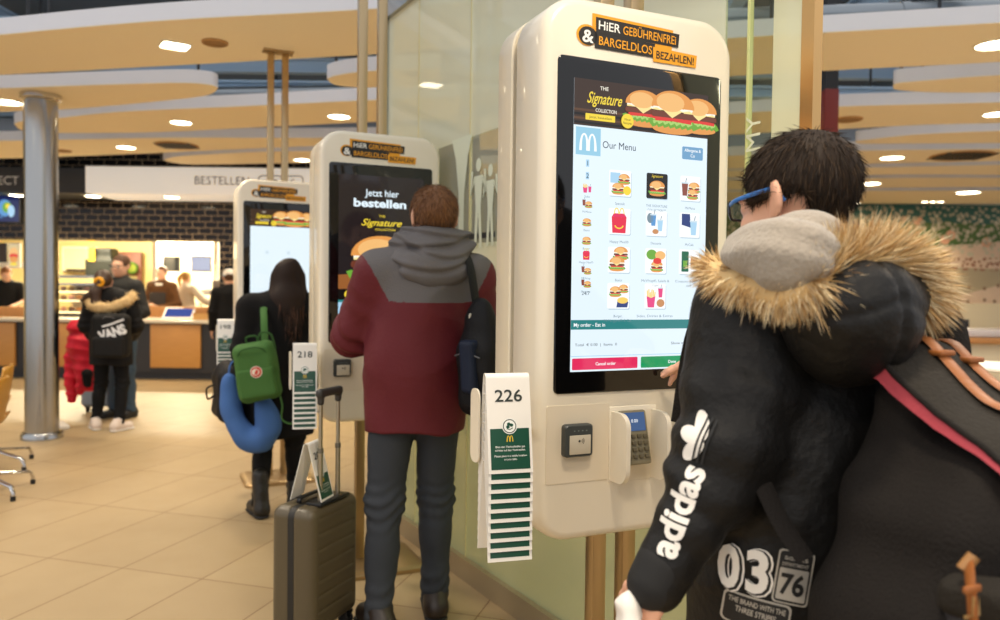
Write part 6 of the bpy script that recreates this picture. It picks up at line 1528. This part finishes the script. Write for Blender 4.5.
# ---------------------------------------------------------------- girl with fur hood
def girl():
    o = atz(111, 429, 0); s = (at(103, 268, o.y).z)/1.752; yaw = math.radians(8)
    rt = person('girl seen from behind in a black jacket with fur hood and a yellow hair tie', (o.x, o.y, 0), yaw)
    j = joints(s, head=(-.07, .01, 1.6), neck=(-.03, -.01, 1.45), anL=(-.15, -.02, .09), toeL=(-.22, .09, .035), knL=(-.11, .02, .5), anR=(.12, -.12, .09), toeR=(.2, .0, .035), knR=(.12, .0, .5), elL=(-.24, .0, 1.13), wrL=(-.2, .15, .95), elR=(.25, 0, 1.13), wrR=(.16, .2, 1.0))
    b, R = make_body(rt, j, s, (.1, -.1, 0), .009)
    mh = mat('girl_brown_hair', (62, 38, 20), .5); c = j['head']
    S = SDF(); S.ell(c+A(0, -.02, .035)*s, A(.092, .108, .1)*s); S.ell(c+A(.0, -.11, .0)*s, A(.06, .05, .055)*s, .03); S.chain([c+A(.0, -.13, .0)*s, c+A(-.04, -.16, -.12)*s, c+A(-.02, -.17, -.25)*s, c+A(.0, -.16, -.33)*s], [.035*s, .05*s, .05*s, .02*s], .03); S.cap(c+A(-.05, -.13, -.12)*s, c+A(-.2, -.1, -.2)*s, .035*s, .012*s, .03)
    S.box(c+A(0, .125, -.09)*s, A(.09, .08, .145)*s, .01, .01, 's'); soft('hair', S, .008, mh, rt, folds(.006, 30, (1, 1, .3)))
    t = MB(); q0 = c+A(0, -.155, .0)*s
    t.tube([q0+A(.036*math.cos(a), -.01*math.sin(a*3), .036*math.sin(a))*s for a in [2*PI*k/14 for k in range(15)]], .02*s, 8); t.build('hair_tie', mat('yellow_scrunchie', (236, 166, 20), .7), rt)
    Mj = fabric('black_jacket', (15, 14, 15), .7, .3, 100)
    top_garment(rt, j, s, Mj, .70*s, (.2, .21), .75, (.095, .085, .065), 0, .009, 'jacket', .008, None, .08, flare=1.08)
    trousers(rt, j, s, fabric('black_leggings', (16, 16, 17)), .96, .009, 'leggings', .003)
    for q in 'LR': shoe(rt, j, q, s*1.05, mat('white_trainer', (222, 206, 192), .6), M_white)
    cx = c*A(1, 1, 0)
    path = smooth_path([V(-.2, -.05, 1.40)*s, V(-.1, -.17, 1.345)*s, V(.05, -.2, 1.33)*s, V(.2, -.16, 1.39)*s, V(.24, -.05, 1.46)*s], 6)
    S = SDF(); S.chain([np.array(p) for p in path], [.05*s]*len(path), .01); ft = soft('fur_trim', S, .009, mat('fur_tan', (190, 152, 98)), rt, folds(.008, 50)); ft['kind'] = 'stuff'
    ro, di, le = [], [], []
    for _ in range(900):
        i = random.randrange(len(path)); n = Vector(rng.normal(0, 1, 3)).normalized(); ro.append(path[i]+n*.035*s); di.append(n); le.append(random.uniform(.03, .05))
    strands('fur_hairs', ro, di, le, .003, [mat('fur_tan', (190, 152, 98)), mat('fur_pale', (226, 200, 152)), mat('fur_brown', (142, 102, 58))], ft, .2, 2)
    # her backpack
    bp = empty('backpack', (0, 0, 0), 0, 'black backpack with bold white lettering worn by the girl with the fur hood', 'backpack')
    bp.matrix_world = Matrix.Translation((o.x, o.y, 0)) @ Matrix.Rotation(yaw, 4, 'Z') @ Matrix.Translation((.075, -.185*s, .80*s)) 
    Mb = fabric('black_pack', (22, 21, 20), .7, .2, 120); S = SDF(); S.box((0, -.05, .235*s), (.185*s, .085, .235*s), .06); bb = soft('bag_body', S, .009, Mb, bp, folds(.004, 16))
    S = SDF(); S.box((0, -.13, .12*s), (.16*s, .03, .11*s), .03); soft('front_pocket', S, .009, Mb, bp)
    MB().tube(smooth_path([(-.15*s, -.1, .36*s), (0, -.14, .44*s), (.15*s, -.1, .36*s)], 6), .004, 6).build('zip', mat('zip_grey', (90, 90, 92)), bp)
    g = G2(); g.text('VANS', .045, -.01, .08, 0, M_wl, 'c', .23, bold=.05, rot=.33); g.stroke([(-.05, .08), (.02, .1), (.13, .145)], .016, 0, M_wl)
    wrap_art(g, V(-.0, -.3, .24*s), V(1, 0, 0), V(0, 0, 1), V(0, 1, 0), bvh_of(bb), .004, .03).build('lettering', g.mats, bp, fix=False)
    for q in (-1, 1): MB().tube(smooth_path([(q*.1*s, -.03, .46*s), (q*.11*s, .04, .56*s), (q*.12*s, .16, .6*s), (q*.13*s, .27, .5*s)], 5), [(.03*s, .007)]*16, 8, flat=(0, 1, 0)).build('shoulder_strap', Mb, bp)
    return rt
girl()
# red quilted jacket over a grey suitcase
c = at(96, 412, 7.9); gz = atz(98, 413, 0)
sc = empty('suitcase', (gz.x, gz.y+.12, 0), .05, 'blue grey suitcase on wheels behind the girl\'s legs', 'suitcase')
Mgs = mat('blue_grey_shell', (112, 122, 132), .45); wS = at(117, 400, gz.y).x-at(80, 400, gz.y).x
S = SDF(); S.box((0, 0, .33), (wS/2, .12, .27), .04); soft('shell', S, .009, Mgs, sc, lambda P, D: D+.004*np.exp(-(((P[:, 0]/.05) % 1-.5)/.12)**2))
MB().box((0, 0, .33), (.012, .25, .5)).build('zip_band', M_dark, sc) if False else MB().box((0, -.0, .33), (wS+.008, .016, .55), bev=.006).build('zip_band', M_dark, sc)
for x in (-.1, .1):
    MB().cyl((x*.7, .06, .58), (x*.7, .06, 1.0), .01, n=8).build('handle_tube', M_steel, sc)
MB().box((0, .06, 1.0), (.2, .03, .03), bev=.008).build('handle_grip', M_black, sc)
for sx in (-1, 1):
    for sy in (-1, 1):
        h = MB().box((sx*(wS/2-.06), sy*.07, .055), (.04, .04, .03)).build('wheel_housing', M_black, sc); MB().cyl((sx*(wS/2-.06)-.01, sy*.07, .03), (sx*(wS/2-.06)+.01, sy*.07, .03), .03, n=14).build('wheel', M_rub, h)
Yr = 7.55; pj = empty('puffer_jacket', tuple(at(80, 400, Yr)), 0, 'red quilted puffer jacket hanging over the suitcase handle beside the girl', 'jacket')
o0 = np.array(at(80, 400, Yr)); S = SDF(); Pq = lambda x, y, dy=0.: np.array(at(x, y, Yr+dy))-o0
S.chain([Pq(79, 328), Pq(82, 345), Pq(88, 370), Pq(90, 385)], [.08, .12, .11, .07], .05); S.chain([Pq(77, 338), Pq(72, 358), Pq(71, 380), Pq(72, 398)], [.07, .065, .058, .045], .03); S.chain([Pq(88, 345, -.05), Pq(84, 372, -.06), Pq(80, 390, -.05)], [.07, .06, .045], .03)
S.ell(Pq(77, 327, -.02), (.09, .09, .06), .04)
soft('quilted_shell', S, .009, fabric('red_puffer', (196, 26, 48), .5, .15, 60), pj, lambda P, D: D+.012*np.abs(np.sin(P[:, 2]*38+1.5*npn(P, 5)))-.008)
S = SDF(); S.cap(Pq(87, 374, -.12), Pq(88, 384, -.12), .05, .04); soft('black_lining', S, .01, Mbk, pj, folds(.008, 18))
# ---------------------------------------------------------------- swivel shell chairs at the left edge
def chair():
    o = empty('shell_chair', (0, 0, 0), 0, 'x', 'chair', 'yellow shell chairs at the left edge')
    Ms = mat('ochre_shell', (178, 128, 42), .4)
    prof = [(.23, .425), (.19, .44), (.06, .43), (-.1, .425), (-.17, .44), (-.205, .5), (-.225, .6), (-.245, .72), (-.255, .8), (-.255, .83)]
    wid = [.19, .215, .225, .22, .21, .215, .225, .22, .19, .13]
    pr = smooth_path([V(y*.75+.06, .425+(z-.425)*.78, w) for (y, z), w in zip(prof, wid)], 4)
    def sheet(off):
        rings = []
        for q in pr: rings.append([V(u*q.z, q.x+(.035*u*u if q.y > .47 else 0)+off*(1 if q.y > .5 else 0), q.y+(.03*u*u if q.y < .47 else 0)-off*(0 if q.y > .5 else 1)) for u in [-1+2*k/12 for k in range(13)]])
        return rings
    a_, b_ = sheet(0), sheet(.012)
    mb = MB(); mb.loft([r1+r2[::-1] for r1, r2 in zip(a_, b_)], cap=True); mb.build('seat_shell', Ms, o)
    MB().cyl((0, 0, .12), (0, 0, .415), .022, n=14).build('pedestal', M_chrome, o)
    for k in range(4):
        a = PI/4+PI/2*k; d = V(math.cos(a), math.sin(a), 0)
        lg = MB(); lg.tube([d*.0+V(0, 0, .13), d*.16+V(0, 0, .105), d*.29+V(0, 0, .085), d*.31+V(0, 0, .05), d*.31+V(0, 0, .02)], [(.02, .012), (.017, .011), (.015, .01), (.013, .013), (.012, .012)], 10); lg = lg.build('leg', M_chrome, o)
        MB().cyl(d*.31, d*.31+V(0, 0, .03), .016, n=12).build('foot', M_rub, lg)
    return o
ch = chair(); f = atz(24, 471, 0); ca = math.radians(-20); ch.location = (f.x-.31*math.cos(ca), f.y-.31*math.sin(ca), 0); ch.rotation_euler = (0, 0, ca+.75*PI); ch['label'] = 'ochre shell chair with chrome legs, farther of the two at the left edge'
c2 = copy_tree(ch); f = atz(13, 501, 0); ca = math.radians(-28); c2.location = (f.x-.31*math.cos(ca), f.y-.31*math.sin(ca), 0); c2.rotation_euler = (0, 0, ca+.75*PI); c2['label'] = 'ochre shell chair cut by the left frame edge, nearer of the two'
# round table cut by the right edge
q = at(1003, 366, 5.2); tb = empty('round_table', (q.x+.12, 5.2, 0), 0, 'round white table cut by the right frame edge behind the black backpack', 'table')
MB().lathe([(.0, q.z-.03), (.36, q.z-.03), (.375, q.z-.015), (.37, q.z), (.0, q.z)], n=40, cap=False).build('table_top', M_white, tb)
MB().lathe([(.035, .03), (.035, q.z-.03)], n=20).build('pedestal', M_chrome, tb); MB().lathe([(.24, 0), (.24, .01), (.05, .03), (.035, .05)], n=30).build('foot', M_chrome, tb)
